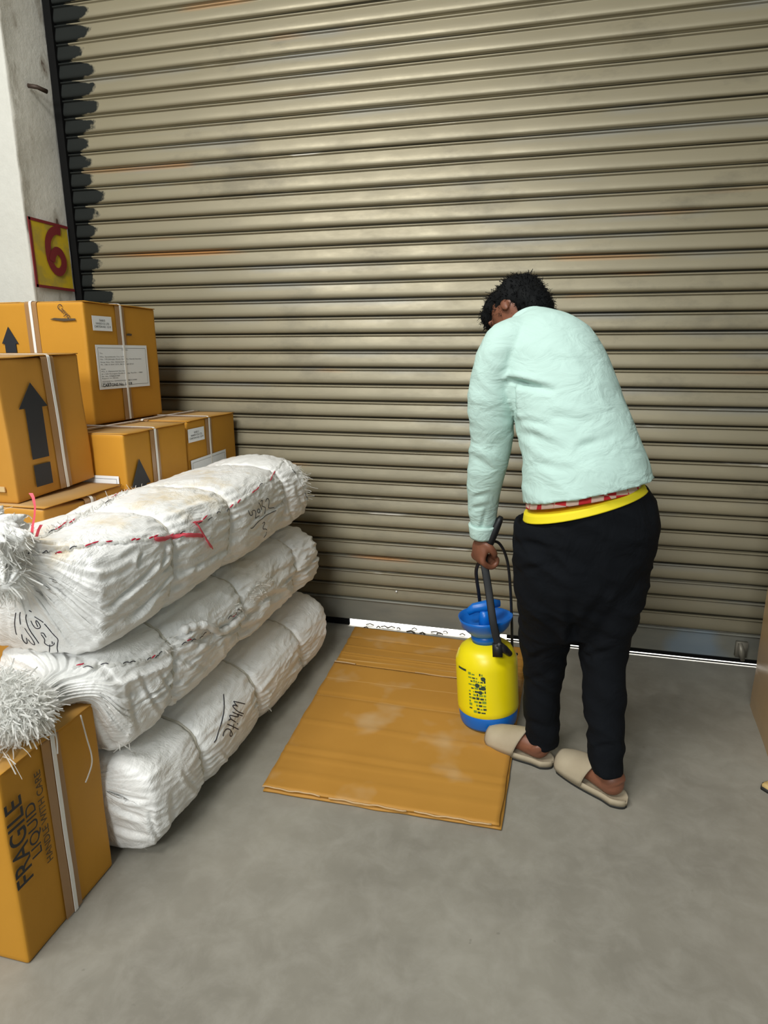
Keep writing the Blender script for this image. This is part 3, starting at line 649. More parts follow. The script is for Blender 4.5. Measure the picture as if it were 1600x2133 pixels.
# stitched seams with red twine on the top bale
def piece(name, mm, parent, bv, pts, r, n, off, lift):
    m_ = MB(); stroke(m_, bv, pts, r, n, off, lift)
    if m_.v: m_.build(name, mm, parent)
seam = MB()
def run_seam(bv, pts, off, par, lip, wob=3, dens=1):
    P = catmull(pts, 16)
    for i in range(0, len(P)-3, 3):
        a, b_ = P[i], P[i+3]; j = random.uniform(-wob, wob)
        stroke(lip, bv, [(a[0], a[1]+2*math.sin(i)), ((a[0]+b_[0])/2, (a[1]+b_[1])/2-wob+j), (b_[0], b_[1]+2*math.sin(i+3))], .0045, 3, off, .003)
        if random.random() < .32*dens: piece('red_stitch', RED, par, bv, [(a[0], a[1]+j), (b_[0], b_[1]-wob*.6+j)], .0021, 3, off, .0055)
        elif random.random() < .25: piece('dark_stitch', PEN, par, bv, [(a[0], a[1]+1+j), ((a[0]+b_[0])/2, (a[1]+b_[1])/2-2+j), (b_[0], b_[1]+j)], .0012, 3, off, .005)
run_seam(V2, [(55, 1135), (120, 1105), (200, 1060), (275, 1020), (345, 990), (430, 965)], o2, B2, seam, 3)
run_seam(V2, [(60, 1150), (120, 1150), (200, 1135), (270, 1130), (320, 1122), (380, 1105), (440, 1075), (480, 1058), (520, 1030), (560, 1000), (590, 960)], o2, B2, seam, 4)
run_seam(V2, [(590, 955), (612, 985), (628, 1015), (645, 1060), (655, 1105)], o2, B2, seam, 3, .2)
seam.build('sewn_seam', FRAY, B2)
mb = MB()
stroke(mb, V2, [(318, 1124), (340, 1122), (370, 1117), (395, 1114), (422, 1117)], .0060, 5, o2, .006)
stroke(mb, V2, [(400, 1088), (410, 1100), (425, 1124), (438, 1142)], .0045, 5, o2, .009)
stroke(mb, V2, [(398, 1090), (420, 1086)], .0030, 4, o2, .006)
mb.build('pink_tape', PINK, B2)
mb = MB(); h = at(68, 1030, 1.10)
rows = []
for k, (x_, y_, w_) in enumerate(((64, 1027, 5), (69, 1036, 4), (73, 1055, 2.4), (72, 1075, 2.4), (68, 1095, 3.2), (66, 1115, 4))):
    c_ = at(x_, y_, 1.11-.002*k)-o2; ww = w_*.0009; rows.append([c_-rt*ww, c_+rt*ww])
mb.grid(rows)
rows = [[at(x_, y_, 1.12)-o2-rt*.0035, at(x_, y_, 1.12)-o2+rt*.0035] for x_, y_ in ((86, 1093), (80, 1104), (76, 1118))]
mb.grid(rows); mb.build('pink_tape_end', PINK, B2)
# seams on the middle bale
seam = MB()
run_seam(V1, [(150, 1392), (230, 1388), (300, 1378), (345, 1355), (400, 1335), (440, 1310), (490, 1280), (520, 1235), (560, 1205)], o1, B1, seam, 4, .25)
seam.build('sewn_seam', FRAY, B1)
# rolled hem of the middle bale
rl = MB(); P = [(378, 1318), (392, 1308), (415, 1304), (440, 1306), (452, 1318), (470, 1312), (490, 1298), (505, 1280)]
q = [];
for a in catmull(P, 4):
    h, nn = hit(V1, a[0], a[1])
    if h: q.append(h+nn*.006-o1)
if len(q) > 3: rl.tube(q, [.009+.006*abs(math.sin(i*.9)) for i in range(len(q))], 8); rl.build('rolled_hem', BAGM, B1)
# tufts
def tuft(ex, off, root, dirs, n, ln, spread, blob, name='frayed_tuft'):
    root = Vector(root); sd = []
    for _ in range(n):
        d_ = Vector(random.choice(dirs))+Vector((random.gauss(0, spread), random.gauss(0, spread), random.gauss(0, spread)))
        b_ = root+Vector((random.gauss(0, blob[0]), random.gauss(0, blob[1]), random.gauss(0, blob[2])))
        sd.append((b_-off, d_, random.uniform(*ln)))
    return fringe(ex, sd, name=name)
def ruffle(ex, off, c, r, seed, name='gathered_end', m_=BAGM, flare=None):
    """crumpled cloth beyond the tie: a fluted funnel that opens away from the knot"""
    mb = MB(); rows = []; a0, a1 = Vector(c[0]), Vector(c[1]); ax = (a1-a0).normalized(); u = ax.cross(Vector((0, 1, .2))).normalized(); v = ax.cross(u)
    for i in range(28):
        t_ = i/27; cc = a0.lerp(a1, t_); row = []
        for j in range(90):
            a = 2*math.pi*j/90; rr = (r[0]+(r[1]-r[0])*math.sin(min(1, t_*1.25)*math.pi/2))*(1+.30*t_*math.sin(a*7+seed+3*t_)+.14*math.sin(a*17+seed*2+t_*4)); rr *= 1+.25*noise.noise(Vector((math.cos(a)*2+seed, math.sin(a)*2, t_*5)))
            if t_ > .85: rr *= 1-.5*(t_-.85)/.15
            row.append(cc+u*math.cos(a)*rr*1.0+v*math.sin(a)*rr*.8-off)
        rows.append(row)
    mb.grid(rows, closev=True, capa=True, capb=True); return mb.build(name, m_, ex), rows
# top bale: tied neck, one lobe to the upper left and one hanging down
nk = Vector((-1.150, 1.098, .845))
g1, r1 = ruffle(B2, o2, (nk, at(-30, 1085, 1.05)), (.022, .068), 1, m_=BAGTOP)
g2, r2 = ruffle(B2, o2, (nk, at(8, 1225, 1.04)), (.022, .038), 5, m_=BAGTOP)
sd = []
for rows_, c_ in ((r1, at(-30, 1085, 1.05)), (r2, at(8, 1225, 1.04))):
    for row in rows_[8:]:
        for p_ in row:
            if random.random() < .30:
                d_ = (Vector(p_)+o2-c_).normalized()+Vector((0, -.3, -.3)); sd.append((p_, d_+Vector((random.gauss(0, .5), random.gauss(0, .5), random.gauss(0, .5))), random.uniform(.008, .026)))
for _ in range(46): sd.append((nk-o2+Vector((random.uniform(-.01, .04), random.uniform(-.02, .01), random.uniform(-.01, .03))), Vector((random.uniform(.1, 1), random.uniform(-.2, .6), random.uniform(-.25, .7))), random.uniform(.02, .07)))
fringe(B2, sd, name='frayed_tuft')
MB().tube([nk-o2+Vector((.028*math.cos(a), -.002+.012*math.sin(2*a), .03*math.sin(a))) for a in np.linspace(0, 2*math.pi, 14)], .0045, 6).build('neck_tie', mat('brown_tie', (.09, .03, .02), .7), B2)
# fray around the far end and stitched rim of the top bale
sd = []
for a in catmull([(600, 945), (632, 962), (648, 1000), (664, 1050), (666, 1085), (656, 1120)], 20):
    for _ in range(6):
        h, nn = hit(V2, a[0]-random.uniform(0, 22), a[1]+random.uniform(-6, 6))
        if h: sd.append((h-o2, nn+Vector((random.gauss(0, .6)+.4, random.gauss(0, .5), random.gauss(0, .5))), random.uniform(.008, .03)))
for a in catmull([(350, 988), (300, 1005), (200, 1060), (150, 1085), (95, 1110)], 20):
    for _ in range(2):
        h, nn = hit(V2, a[0], a[1]+random.uniform(-2, 8))
        if h: sd.append((h-o2, nn+Vector((random.gauss(0, .6)-.5, random.gauss(0, .5), random.gauss(0, .5))), random.uniform(.008, .024)))
fringe(B2, sd, name='frayed_rim')
# middle bale: bush of fringe lying on the nearest carton
nk = Vector((-1.085, 1.085, .515))
c_ = Vector((-1.135, .995, .548))
g3, r3 = ruffle(B1, o1, (nk+Vector((0, .01, 0)), c_+Vector((-.06, -.02, -.005))), (.03, .062), 3)
sd = []
for _ in range(6500):
    th = random.uniform(0, 2*math.pi); ph = math.acos(random.uniform(-.5, 1)); dd = Vector((math.sin(ph)*math.cos(th), math.sin(ph)*math.sin(th), math.cos(ph)))
    b_ = c_+Vector((dd.x*.125, dd.y*.074, dd.z*.062)); b_ = Vector((b_.x, b_.y, max(b_.z, .493)))
    if b_.z < .50 and b_.x > -1.03: continue
    sd.append((b_-o1, dd*.8+Vector((random.gauss(0, .5), random.gauss(0, .5)-.25, random.gauss(0, .45)-.25)), random.uniform(.010, .032)))
fringe(B1, sd, name='frayed_tuft', wid=(.0009, .0020))
sd = []
for _ in range(120):
    b_ = Vector((random.uniform(-1.25, -1.04), random.uniform(.91, .99), .4885+random.uniform(0, .012))); a = random.uniform(-.5, .7)
    sd.append((b_-o1, (math.cos(a)*random.choice((-1, 1)), math.sin(a)-.2, .12), random.uniform(.03, .07)))
for _ in range(60):
    b_ = Vector((random.uniform(-1.25, -1.03), random.uniform(.95, 1.0), .505)); sd.append((b_-o1, (random.uniform(-.6, .6), -1, -.05), random.uniform(.02, .06)))
o = fringe(B1, sd, name='loose_strips', wid=(.0009, .0019), seg=5)
dg_ = MB()
for P, Y_ in (([(110, 1505), (118, 1540), (120, 1570)], None), ([(168, 1490), (180, 1535), (190, 1570), (191, 1592), (184, 1615), (178, 1630)], None)):
    q = [onx(a, b_, XH+.012)-o1 for a, b_ in P]; dg_.tube([Vector(k) for k in catmull([tuple(v) for v in q], 5)], .0018, 5)
dg_.build('dangling_strip', FRAY, B1)
sd = []
for (x_, y_, n_) in ((500, 1275, 60), (530, 1235, 70), (548, 1220, 50), (262, 1560, 40), (258, 1590, 40), (345, 1345, 30)):
    for _ in range(n_):
        h, nn = hit(V1, x_+random.gauss(0, 9), y_+random.gauss(0, 9))
        if h: sd.append((h-o1, nn+Vector((random.gauss(0, .7), random.gauss(0, .6), random.gauss(0, .6))), random.uniform(.006, .024)))
fringe(B1, sd, name='frayed_rim')
sd = []
for (x_, y_, n_) in ((338, 1772, 36), (300, 1778, 12), (420, 1690, 10), (565, 1480, 14), (560, 1500, 10)):
    for _ in range(n_):
        h, nn = hit(V0, x_+random.gauss(-3, 6), y_+random.gauss(-3, 5))
        if h: sd.append((h-o0, nn+Vector((random.gauss(0, .7), random.gauss(0, .6), random.gauss(0, .3))), random.uniform(.006, .022)))
fringe(B0, sd, name='frayed_rim')

# ------------------------------------------------------------ flattened cardboard on the floor
cbx = [onz(547, 1640, .012), onz(1040, 1722, .012), onz(1098, 1352, .012), onz(740, 1307, .012)]
ex = empty('flattened_cardboard', (-.41, 2.14, 0)); tag(ex, 'flattened brown carton lying on the floor between the bales and the person', 'cardboard')
def sheet(name, A, Bq, Cq, Dq, z0, th, seed, nx_=46, ny_=60):
    rows = []; rb = []
    for j in range(ny_+1):
        v = j/ny_; r = []; r2 = []
        for i in range(nx_+1):
            u = i/nx_; p_ = (A*(1-u)+Bq*u)*(1-v)+(Dq*(1-u)+Cq*u)*v
            ed = .004*noise.noise(Vector((u*9, v*9, seed))) if (i in (0, nx_) or j in (0, ny_)) else 0
            z_ = z0+.0025*noise.noise(Vector((u*3, v*3, seed*2)))+.0015
            for vv, am in ((.255, .004), (.20, .003), (.45, .003), (.095, .0025), (.685, -.004)):
                e = (v+.006*noise.noise(Vector((u*5, vv*9, 1)))-vv)/.010; z_ += am*math.exp(-e*e)
            q = Vector((p_.x+ed, p_.y+ed, z_)); r.append(q-Vector(ex.location)); r2.append(q-Vector((0, 0, th))-Vector(ex.location))
        rows.append(r); rb.append(r2)
    mb = MB(); mb.grid(rows); mb.grid(rb)
    n = nx_+1; N = (nx_+1)*(ny_+1)
    for i in range(nx_): mb.f += [(i, i+1, N+i+1, N+i), (ny_*n+i, N+ny_*n+i, N+ny_*n+i+1, ny_*n+i+1)]
    for j in range(ny_): mb.f += [(j*n, N+j*n, N+(j+1)*n, (j+1)*n), (j*n+nx_, (j+1)*n+nx_, N+(j+1)*n+nx_, N+j*n+nx_)]
    return mb.build(name, SHEETM, ex)
A, Bq, Cq, Dq = cbx
sheet('bottom_panel', A+Vector((.004, -.006, 0)), Bq+Vector((.006, -.002, 0)), Cq+Vector((.006, 0, 0)), Dq, .006, .005, 3)
k_ = .69
M1 = A.lerp(Dq, k_); M2 = Bq.lerp(Cq, k_)
sheet('front_panel', A, Bq, M2+Vector((0, -.002, 0)), M1+Vector((0, -.002, 0)), .0165, .005, 5)
sheet('back_panel', M1+Vector((.004, .004, 0)), M2+Vector((0, .004, 0)), Cq, Dq, .0155, .005, 8)
mb = MB()
for (u0, u1, off_) in ((.0, .26, .0), (.30, .63, -.004), (.66, .97, -.002)):
    q = [A.lerp(Bq, u)+Vector((0, off_-.001+.002*math.sin(u*40), .017-A.z+.001*math.sin(u*90)))-Vector(ex.location) for u in np.linspace(u0, u1, 20)]; MB().tube(q, .0022, 5).build('torn_paper_edge', KRAFT, ex)
q = [M1.lerp(M2, u)+Vector((0, .002*math.sin(u*30), .020-M1.z))-Vector(ex.location) for u in np.linspace(.0, .12, 12)]; MB().tube(q, .003, 5).build('torn_paper_edge', KRAFT, ex)
q = [M1.lerp(M2, u)+Vector((0, .002*math.sin(u*30), .018-M1.z))-Vector(ex.location) for u in np.linspace(.45, .8, 22)]; MB().tube(q, .0018, 5).build('torn_paper_edge', KRAFT, ex)

# ------------------------------------------------------------ the person
PR = empty('person', (.2, 1.83, 0)); tag(PR, 'person in mint green shirt and black trousers bending forward, back turned, holding the sprayer', 'person')
po = Vector(PR.location)
def L_(p): return Vector(p)-po
VD = Vector((-.1, .95, -.28)).normalized()
def ringtube(mb, rings, n=28):
    """rings: (px, py, Y, half width px, depth radius m)"""
    P = [at(a, b_, Y) for a, b_, Y, _, _ in rings]
    R = [(w_*mpp(p_), d_) for p_, (_, _, _, w_, d_) in zip(P, rings)]
    data = [tuple(p_)+tuple(r) for p_, r in zip(P, R)]; D_ = catmull(data, 5)
    mb.tube([L_(d[:3]) for d in D_], [(d[3], d[4]) for d in D_], n, hint=VD)
# --- skin
bd = MB()
def limb(pts, rad, n=14):
    D_ = catmull([tuple(L_(p))+(r,) for p, r in zip(pts, rad)], 4); bd.tube([d[:3] for d in D_], [d[3] for d in D_], n)
hc = at(1080, 654, 2.05)
Fd = Vector((-.62, .22, -.72)).normalized(); Ud = Vector((-.42, .62, .62)); Ud = (Ud-Fd*Ud.dot(Fd)).normalized(); Sd = Ud.cross(Fd).normalized()
AX = Matrix((Sd, Fd, Ud)).transposed()
def hp(s_, f_, u_): return L_(hc+Sd*s_+Fd*f_+Ud*u_)
bd.ball(hp(0, -.012, .02), (.074, .088, .088), AX, 24)
bd.ball(hp(0, .028, -.045), (.056, .058, .064), AX, 20)       # jaw
bd.ball(hp(0, .064, -.092), (.022, .018, .018), AX, 12)       # chin
bd.tube([hp(0, .080, .022), hp(0, .098, -.018), hp(0, .094, -.034)], [.009, .013, .012], 10)   # nose
bd.ball(hp(0, .076, .035), (.045, .012, .010), AX, 12)        # brow
for s_ in (-1, 1):
    bd.ball(hp(.030*s_, .058, -.020), (.022, .022, .020), AX, 12)   # cheek
    bd.ball(hp(.075*s_, -.005, -.008), (.007, .013, .022), AX, 12)  # ear
bd.ball(hp(0, .083, -.055), (.024, .012, .007), AX, 12); bd.ball(hp(0, .081, -.067), (.021, .012, .008), AX, 12)  # lips
C7 = at(1112, 700, 1.93); chest = at(1160, 800, 1.90); belly = at(1190, 920, 1.86); pelv = at(1218, 1035, 1.84)
limb([hc-Fd*.03-Ud*.07, hc.lerp(C7, .7), C7], [.052, .050, .058])
limb([C7+Vector((0, 0, -.02)), chest, belly, pelv, at(1215, 1110, 1.84)], [.06, .09, .09, .10, .09], 20)
LS = at(1048, 735, 1.87); LE = at(1020, 925, 1.915); LW = at(1003, 1108, 2.0)
RS = at(1215, 735, 1.99); RE = at(1215, 915, 2.12); RW = at(1190, 985, 2.24)
limb([chest, LS, LE], [.06, .044, .036]); limb([LE, LE.lerp(LW, .4), LW], [.040, .036, .025])
limb([chest, RS, RE], [.06, .044, .036]); limb([RE, RE.lerp(RW, .4), RW], [.040, .036, .025])
LH, RH = at(1155, 1110, 1.80), at(1275, 1110, 1.88)
LK, RK = at(1130, 1340, 1.93), at(1256, 1335, 1.86); LA, RA = at(1134, 1556, 1.89), at(1264, 1615, 1.76)
limb([LH, LK], [.075, .05]); limb([LK, LK.lerp(LA, .3), LA], [.05, .048, .033]); limb([RH, RK], [.08, .052]); limb([RK, RK.lerp(RA, .3), RA], [.052, .05, .033])
def foot(heel, d_, A_):
    d_ = Vector(d_).normalized(); s_ = Vector((-d_.y, d_.x, 0)); Z_ = Vector((0, 0, 1))
    limb([A_, heel+d_*.045+Z_*.055, heel+d_*.036+Z_*.044], [.034, .040, .037], 18)
    bd.ball(L_(heel+d_*.044+Z_*.044), (.037, .037, .036), None, 18)
    limb([heel+d_*.042+Z_*.040, heel+d_*.09+Z_*.045, heel+d_*.16+Z_*.032, heel+d_*.20+Z_*.026], [.034, .035, .025, .016])
    for k in range(5):
        o_ = (k-2)*.0165; ln = .245-.012*abs(k-1) ; limb([heel+d_*.17+s_*o_*.8+Z_*.026, heel+d_*(ln-.022)+s_*o_+Z_*.022], [.011, .008 if k else .010], 8)
# slipper frames
HR = Vector((.298, 1.722, .0)); DR = Vector((.118, 1.882, 0))-HR; HL = Vector((.090, 1.862, 0)); DL = Vector((-.118, 1.958, 0))-HL
foot(HR+Vector((0, 0, .012)), DR, RA); foot(HL+Vector((0, 0, .012)), DL, LA)
def hand(W, D_, N_, sgn):
    """W wrist, D_ towards the fingers, N_ palm normal (side the fingers close to)"""
    D_ = D_.normalized(); N_ = (N_-D_*N_.dot(D_)).normalized(); T_ = D_.cross(N_)*sgn
    bd.ball(L_(W+D_*.045), (.040, .046, .018), Matrix((T_, D_, N_)).transposed(), 16)
    for k, (o_, l) in enumerate(((.029, .9), (.0095, 1.0), (-.0105, .94), (-.030, .76))):
        b0 = W+D_*.078+T_*o_; l1, l2, l3 = .042*l, .028*l, .021*l
        p1 = b0+(D_*.55+N_*.85).normalized()*l1; p2 = p1+(D_*-.55+N_*.85).normalized()*l2; p3 = p2+(D_*-1+N_*-.1).normalized()*l3
        limb([W+D_*.055+T_*o_*.8, b0, p1, p2, p3], [.011, .0105, .0095, .0085, .0075], 10)
    b0 = W+D_*.022+T_*.034; limb([W+D_*.015+T_*.015, b0+N_*.012, b0+D_*.026+N_*.034+T_*.002, b0+D_*.046+N_*.042-T_*.016], [.014, .013, .0115, .009], 10)
hd = Vector((-.06, .05, -1))
hand(LW+hd.normalized()*.018, hd, Vector((.75, .55, 0)), 1)
hand(RW+(RW-RE).normalized()*.015, RW-RE, Vector((0, 0, -1)), -1)
body = bd.build('body', SKIN, PR); fuse(body, .0042, 3, .5)
EYE = mat('eye_white', (.7, .68, .62), .2)
for s_ in (-1, 1): MB().ball(hp(.031*s_, .052, .010), .0105, None, 12).build('eye', EYE, PR)
# --- hair: curly cap with a fuzzy outline
hm = MB(); hm.ball(hp(0, -.026, .030), (.082, .080, .076), AX, 30); hm.ball(hp(0, .030, .068), (.068, .056, .044), AX, 24); hm.ball(hp(0, -.052, -.022), (.074, .050, .070), AX, 24); hm.ball(hp(0, .072, .064), (.056, .032, .034), AX, 20)
hair = hm.build('hair', HAIR, PR)
fuse(hair, .006, 3, .5, lambda c, n_: c+n_*(.005*noise.noise(c*22)+.004*noise.noise(c*60)))
sd = []
for v in hair.data.vertices:
    if random.random() < .34:
        for _ in range(2): sd.append((v.co.copy(), v.normal+Vector((random.gauss(0, .6), random.gauss(0, .6), random.gauss(0, .6))), random.uniform(.005, .013)))
fz = fringe(PR, sd, HAIR, 'hair_curls', 3, (.0005, .0011)); fz.parent = hair; fz['label'] = 'short fuzzy curls'
# --- shirt
sh = MB()
ringtube(sh, [(1224, 1022, 1.82, 135, .156), (1217, 985, 1.825, 129, .150), (1205, 935, 1.84, 121, .140), (1187, 870, 1.855, 112, .134), (1172, 815, 1.87, 108, .130), (1150, 762, 1.89, 108, .125), (1126, 718, 1.91, 92, .112), (1110, 690, 1.93, 62, .085), (1100, 672, 1.945, 42, .060)], 48)
ringtube(sh, [(1110, 725, 1.91, 50, .085), (1076, 714, 1.895, 54, .080), (1042, 732, 1.87, 47, .072), (1026, 790, 1.87, 46, .064), (1022, 850, 1.885, 46, .060), (1024, 920, 1.915, 43, .056), (1012, 985, 1.94, 38, .050), (1005, 1040, 1.97, 34, .042), (1006, 1085, 1.99, 28, .036), (1006, 1112, 2.0, 21, .031)], 30)
ringtube(sh, [(1170, 740, 1.93, 60, .07), (1212, 745, 1.99, 48, .066), (1212, 830, 2.06, 44, .060), (1213, 915, 2.12, 42, .056), (1202, 955, 2.19, 36, .046), (1192, 980, 2.23, 28, .036)], 26)
ringtube(sh, [(1330, 975, 1.82, 14, .05), (1345, 990, 1.82, 14, .04)], 14)
shirt = sh.build('shirt', SHIRT, PR)
def cloth(amp, fr_, seed, dirv, am2=.35):
    dirv = Vector(dirv)
    def fn(c, n_):
        q = Vector((c.x*fr_[0], c.y*fr_[1], c.z*fr_[2]))+dirv*(c.x*2.0+c.z*1.2)+Vector((seed, seed*2, 0))
        a = noise.noise(q); b_ = 1-abs(noise.noise(q*1.9+Vector((7, 3, 1))))*2
        return c+n_*(amp*a+amp*am2*(b_-.5))
    return fn
fS = cloth(.013, (4.0, 4.0, 8.5), 3, (0, 0, 2.4), .75)
def proj(c):
    v = Vector(c)+po-CP; w_ = v.dot(fw); return 800+FPX*v.dot(rt)/w_, 1066.5-FPX*v.dot(up)/w_
def creased(segs, base):
    """folds pressed into the cloth on the side turned to the room; SEGS: (ax, ay, bx, by, depth, width)"""
    def fn(c, n_):
        q = base(c, n_)
        if n_.dot(VD) < .2:
            x_, y_ = proj(c)
            for ax, ay, bx, by, dp, wd in segs:
                L2 = (bx-ax)**2+(by-ay)**2; t_ = max(0, min(1, ((x_-ax)*(bx-ax)+(y_-ay)*(by-ay))/L2)); dx, dy = x_-ax-t_*(bx-ax), y_-ay-t_*(by-ay)
                cr = ((bx-ax)*dy-(by-ay)*dx)/math.sqrt(L2); d2 = math.hypot(dx, dy); tp_ = (1-t_)**.8*min(1, .5+t_*4)
                q = q-n_*(dp*math.exp(-(d2/wd)**2)*tp_)+n_*(dp*.45*math.exp(-(((d2-wd*1.7) if cr < 0 else 99)/wd)**2)*tp_)
        return q
    return fn
fuse(shirt, .0055, 5, .5, creased([(1066, 794, 1160, 815, .030, 8), (1066, 800, 1078, 900, .012, 6), (1085, 875, 1150, 885, .007, 7), (1100, 905, 1190, 935, .008, 9), (1150, 865, 1235, 880, .006, 10), (1120, 965, 1200, 985, .006, 10), (1210, 930, 1290, 905, .006, 9),
    (990, 1035, 1025, 1025, .006, 5), (985, 1060, 1028, 1048, .006, 5), (1003, 1100, 1016, 1050, .006, 4), (985, 950, 1030, 985, .005, 8), (1150, 740, 1230, 790, .004, 10)], cloth(.007, (3.5, 3.5, 6), 3, (0, 0, 2.0), .5)))
# armpit crease, cuff opening and hem are kept as small darker gaps by geometry: collar band
cb = MB(); ringtube(cb, [(1107, 684, 1.93, 47, .060), (1102, 672, 1.942, 44, .056), (1099, 663, 1.95, 38, .052)], 30); cb.build('collar', SHIRT, shirt)
cf = MB(); ringtube(cf, [(1005, 1092, 1.99, 29, .037), (1004, 1118, 2.0, 25, .034)], 24); c1 = cf.build('cuff', SHIRT, shirt)
# --- undershirt peeping out under the shirt
us_ = MB(); ringtube(us_, [(1200, 972, 1.835, 104, .122), (1209, 1005, 1.83, 112, .130), (1215, 1038, 1.825, 119, .136)], 48); u = us_.build('undershirt', PLAID, PR)
us_ = MB(); ringtube(us_, [(1213, 1037, 1.825, 123, .1400), (1216.5, 1051, 1.825, 129, .1445)], 48); us_.build('yellow_hem', YHEM, u)
# --- trousers
tr = MB()
ringtube(tr, [(1215, 1046, 1.83, 127, .138), (1222, 1075, 1.83, 141, .144), (1217, 1120, 1.835, 145, .146), (1207, 1190, 1.84, 136, .138), (1199, 1255, 1.855, 118, .115), (1196, 1310, 1.87, 82, .085)], 44)
ringtube(tr, [(1140, 1130, 1.81, 70, .110), (1140, 1220, 1.85, 67, .122), (1136, 1300, 1.89, 54, .100), (1133, 1370, 1.91, 45, .072), (1129, 1450, 1.91, 38, .064), (1128, 1520, 1.90, 35, .058), (1129, 1548, 1.90, 34, .057)], 30)
ringtube(tr, [(1280, 1130, 1.86, 80, .115), (1275, 1220, 1.865, 68, .125), (1262, 1300, 1.86, 57, .104), (1257, 1370, 1.84, 45, .076), (1258, 1450, 1.81, 41, .068), (1261, 1540, 1.77, 38, .062), (1263, 1612, 1.745, 37, .056)], 30)
trou = tr.build('trousers', TROU, PR); fuse(trou, .0065, 12, .5, creased([(1197, 1338, 1188, 1235, .016, 11), (1195, 1325, 1285, 1215, .009, 11), (1080, 1130, 1180, 1150, .008, 8), (1085, 1190, 1170, 1170, .006, 8), (1110, 1370, 1165, 1350, .007, 7), (1220, 1370, 1290, 1350, .008, 7), (1095, 1500, 1150, 1520, .006, 6), (1230, 1560, 1290, 1550, .006, 6), (1090, 1420, 1150, 1400, .005, 7)], cloth(.009, (4, 4, 6.5), 9, (0, 0, 2), .8)))
# --- slippers
def slipper(heel, dvec, lab):
    ex = empty('slipper'); ex.parent = PR; ex['label'] = lab
    Ln = dvec.length+.012; ang = math.atan2(dvec.y, dvec.x); ex.location = heel-dvec.normalized()*.010-po; ex.rotation_euler = (0, 0, ang)
    def hw(t_): return (.034+.014*math.sin(math.pi*min(1, max(0, (t_-.25)/.9))))*min(1, math.sin(math.pi*min(max(t_, .0), 1))*2.6+.02)**.5
    N = 40; ts = [(1-math.cos(math.pi*i/N))/2 for i in range(N+1)]
    def lay(z0, z1, sc, nm, mm, rim=0):
        rows = []
        for t_ in ts:
            h_ = hw(t_)*sc; x_ = Ln/2+(t_-.5)*Ln*(1 if sc <= 1 else 1.01)
            rows.append([(x_, -h_, z0), (x_, -h_*1.03, (z0+z1)/2), (x_, -h_, z1), (x_, -h_*.82, z1-rim), (x_, h_*.82, z1-rim), (x_, h_, z1), (x_, h_*1.03, (z0+z1)/2), (x_, h_, z0)])
        return MB().grid(rows, closev=True, capa=True, capb=True).build(nm, mm, ex)
    lay(.001, .010, .97, 'outsole', RUBBER); lay(.009, .030, 1.0, 'footbed', SUEDE, .006)
    rows = []
    for i in range(15):
        t_ = .50+.46*i/14; h_ = hw(t_)*1.06; x_ = Ln*t_; top = .098-.042*((t_-.50)/.46)**1.2
        rows.append([(x_-.020*math.sin(a)*(1-i/14)*1.4, -h_*math.cos(a), .018+(top-.018)*math.sin(a)**.75) for a in np.linspace(0, math.pi, 21)])
    u_ = MB().grid(rows).build('upper', SUEDE, ex); md = u_.modifiers.new('s', 'SOLIDIFY'); md.thickness = .005; md.offset = 1
slipper(HR, DR, 'right beige slipper'); slipper(HL, DL, 'left beige slipper')

# ------------------------------------------------------------ the sprayer
base = at(1018, 1500, 2.055); base.z = .024
SP = empty('sprayer', base); tag(SP, 'yellow pump sprayer tank with blue funnel lid and base held by its black strap', 'sprayer')
tilt = math.radians(4.5); SP.rotation_euler = (math.radians(-2), -tilt, 0)
def lathe(prof_, n=56, fn=None):
    mb = MB(); rows = []
    for r_, z_ in prof_: rows.append([(r_*math.cos(2*math.pi*k/n)*(fn(k/n, z_) if fn else 1), r_*math.sin(2*math.pi*k/n)*(fn(k/n, z_) if fn else 1), z_) for k in range(n)])
    return mb.grid(rows, closev=True, capa=True, capb=True)
TR = .1075
lathe([(.088, 0), (.096, .003), (.100, .012), (.1035, .04), (.1045, .052), (.103, .056)]).build('base', TBLU, SP)
tank = lathe([(.100, .050), (TR-.001, .058), (TR, .075), (TR, .15), (TR, .225), (TR-.001, .240), (.098, .262), (.088, .280), (.070, .293), (.052, .298), (.046, .300)]).build('tank', TYEL, SP)
lathe([(.047, .296), (.047, .306), (.050, .308), (.050, .322), (.046, .326), (.044, .336)]).build('neck_collar', TBLU, SP)
fn_ = lambda u, z_: 1+(.03*math.sin(u*2*math.pi*3+1) if z_ > .37 else 0)
fun = lathe([(.044, .318), (.050, .326), (.066, .340), (.082, .358), (.090, .380), (.094, .392), (.091, .392), (.084, .378), (.066, .362), (.045, .356), (.030, .358)], 56, fn_)
fun.build('funnel', TBLU, SP)
hb = MB().tube([(0, 0, .35), (0, 0, .385), (.0, 0, .410)], [.022, .020, .018], 14)
hb.tube([(-.058, -.010, .405), (-.035, -.004, .420), (0, 0, .425), (.028, .012, .432), (.052, .020, .430)], [(.012, .010), (.017, .013), (.020, .015), (.017, .013), (.012, .010)], 12)
hb.build('pump_handle', TBLU, SP)
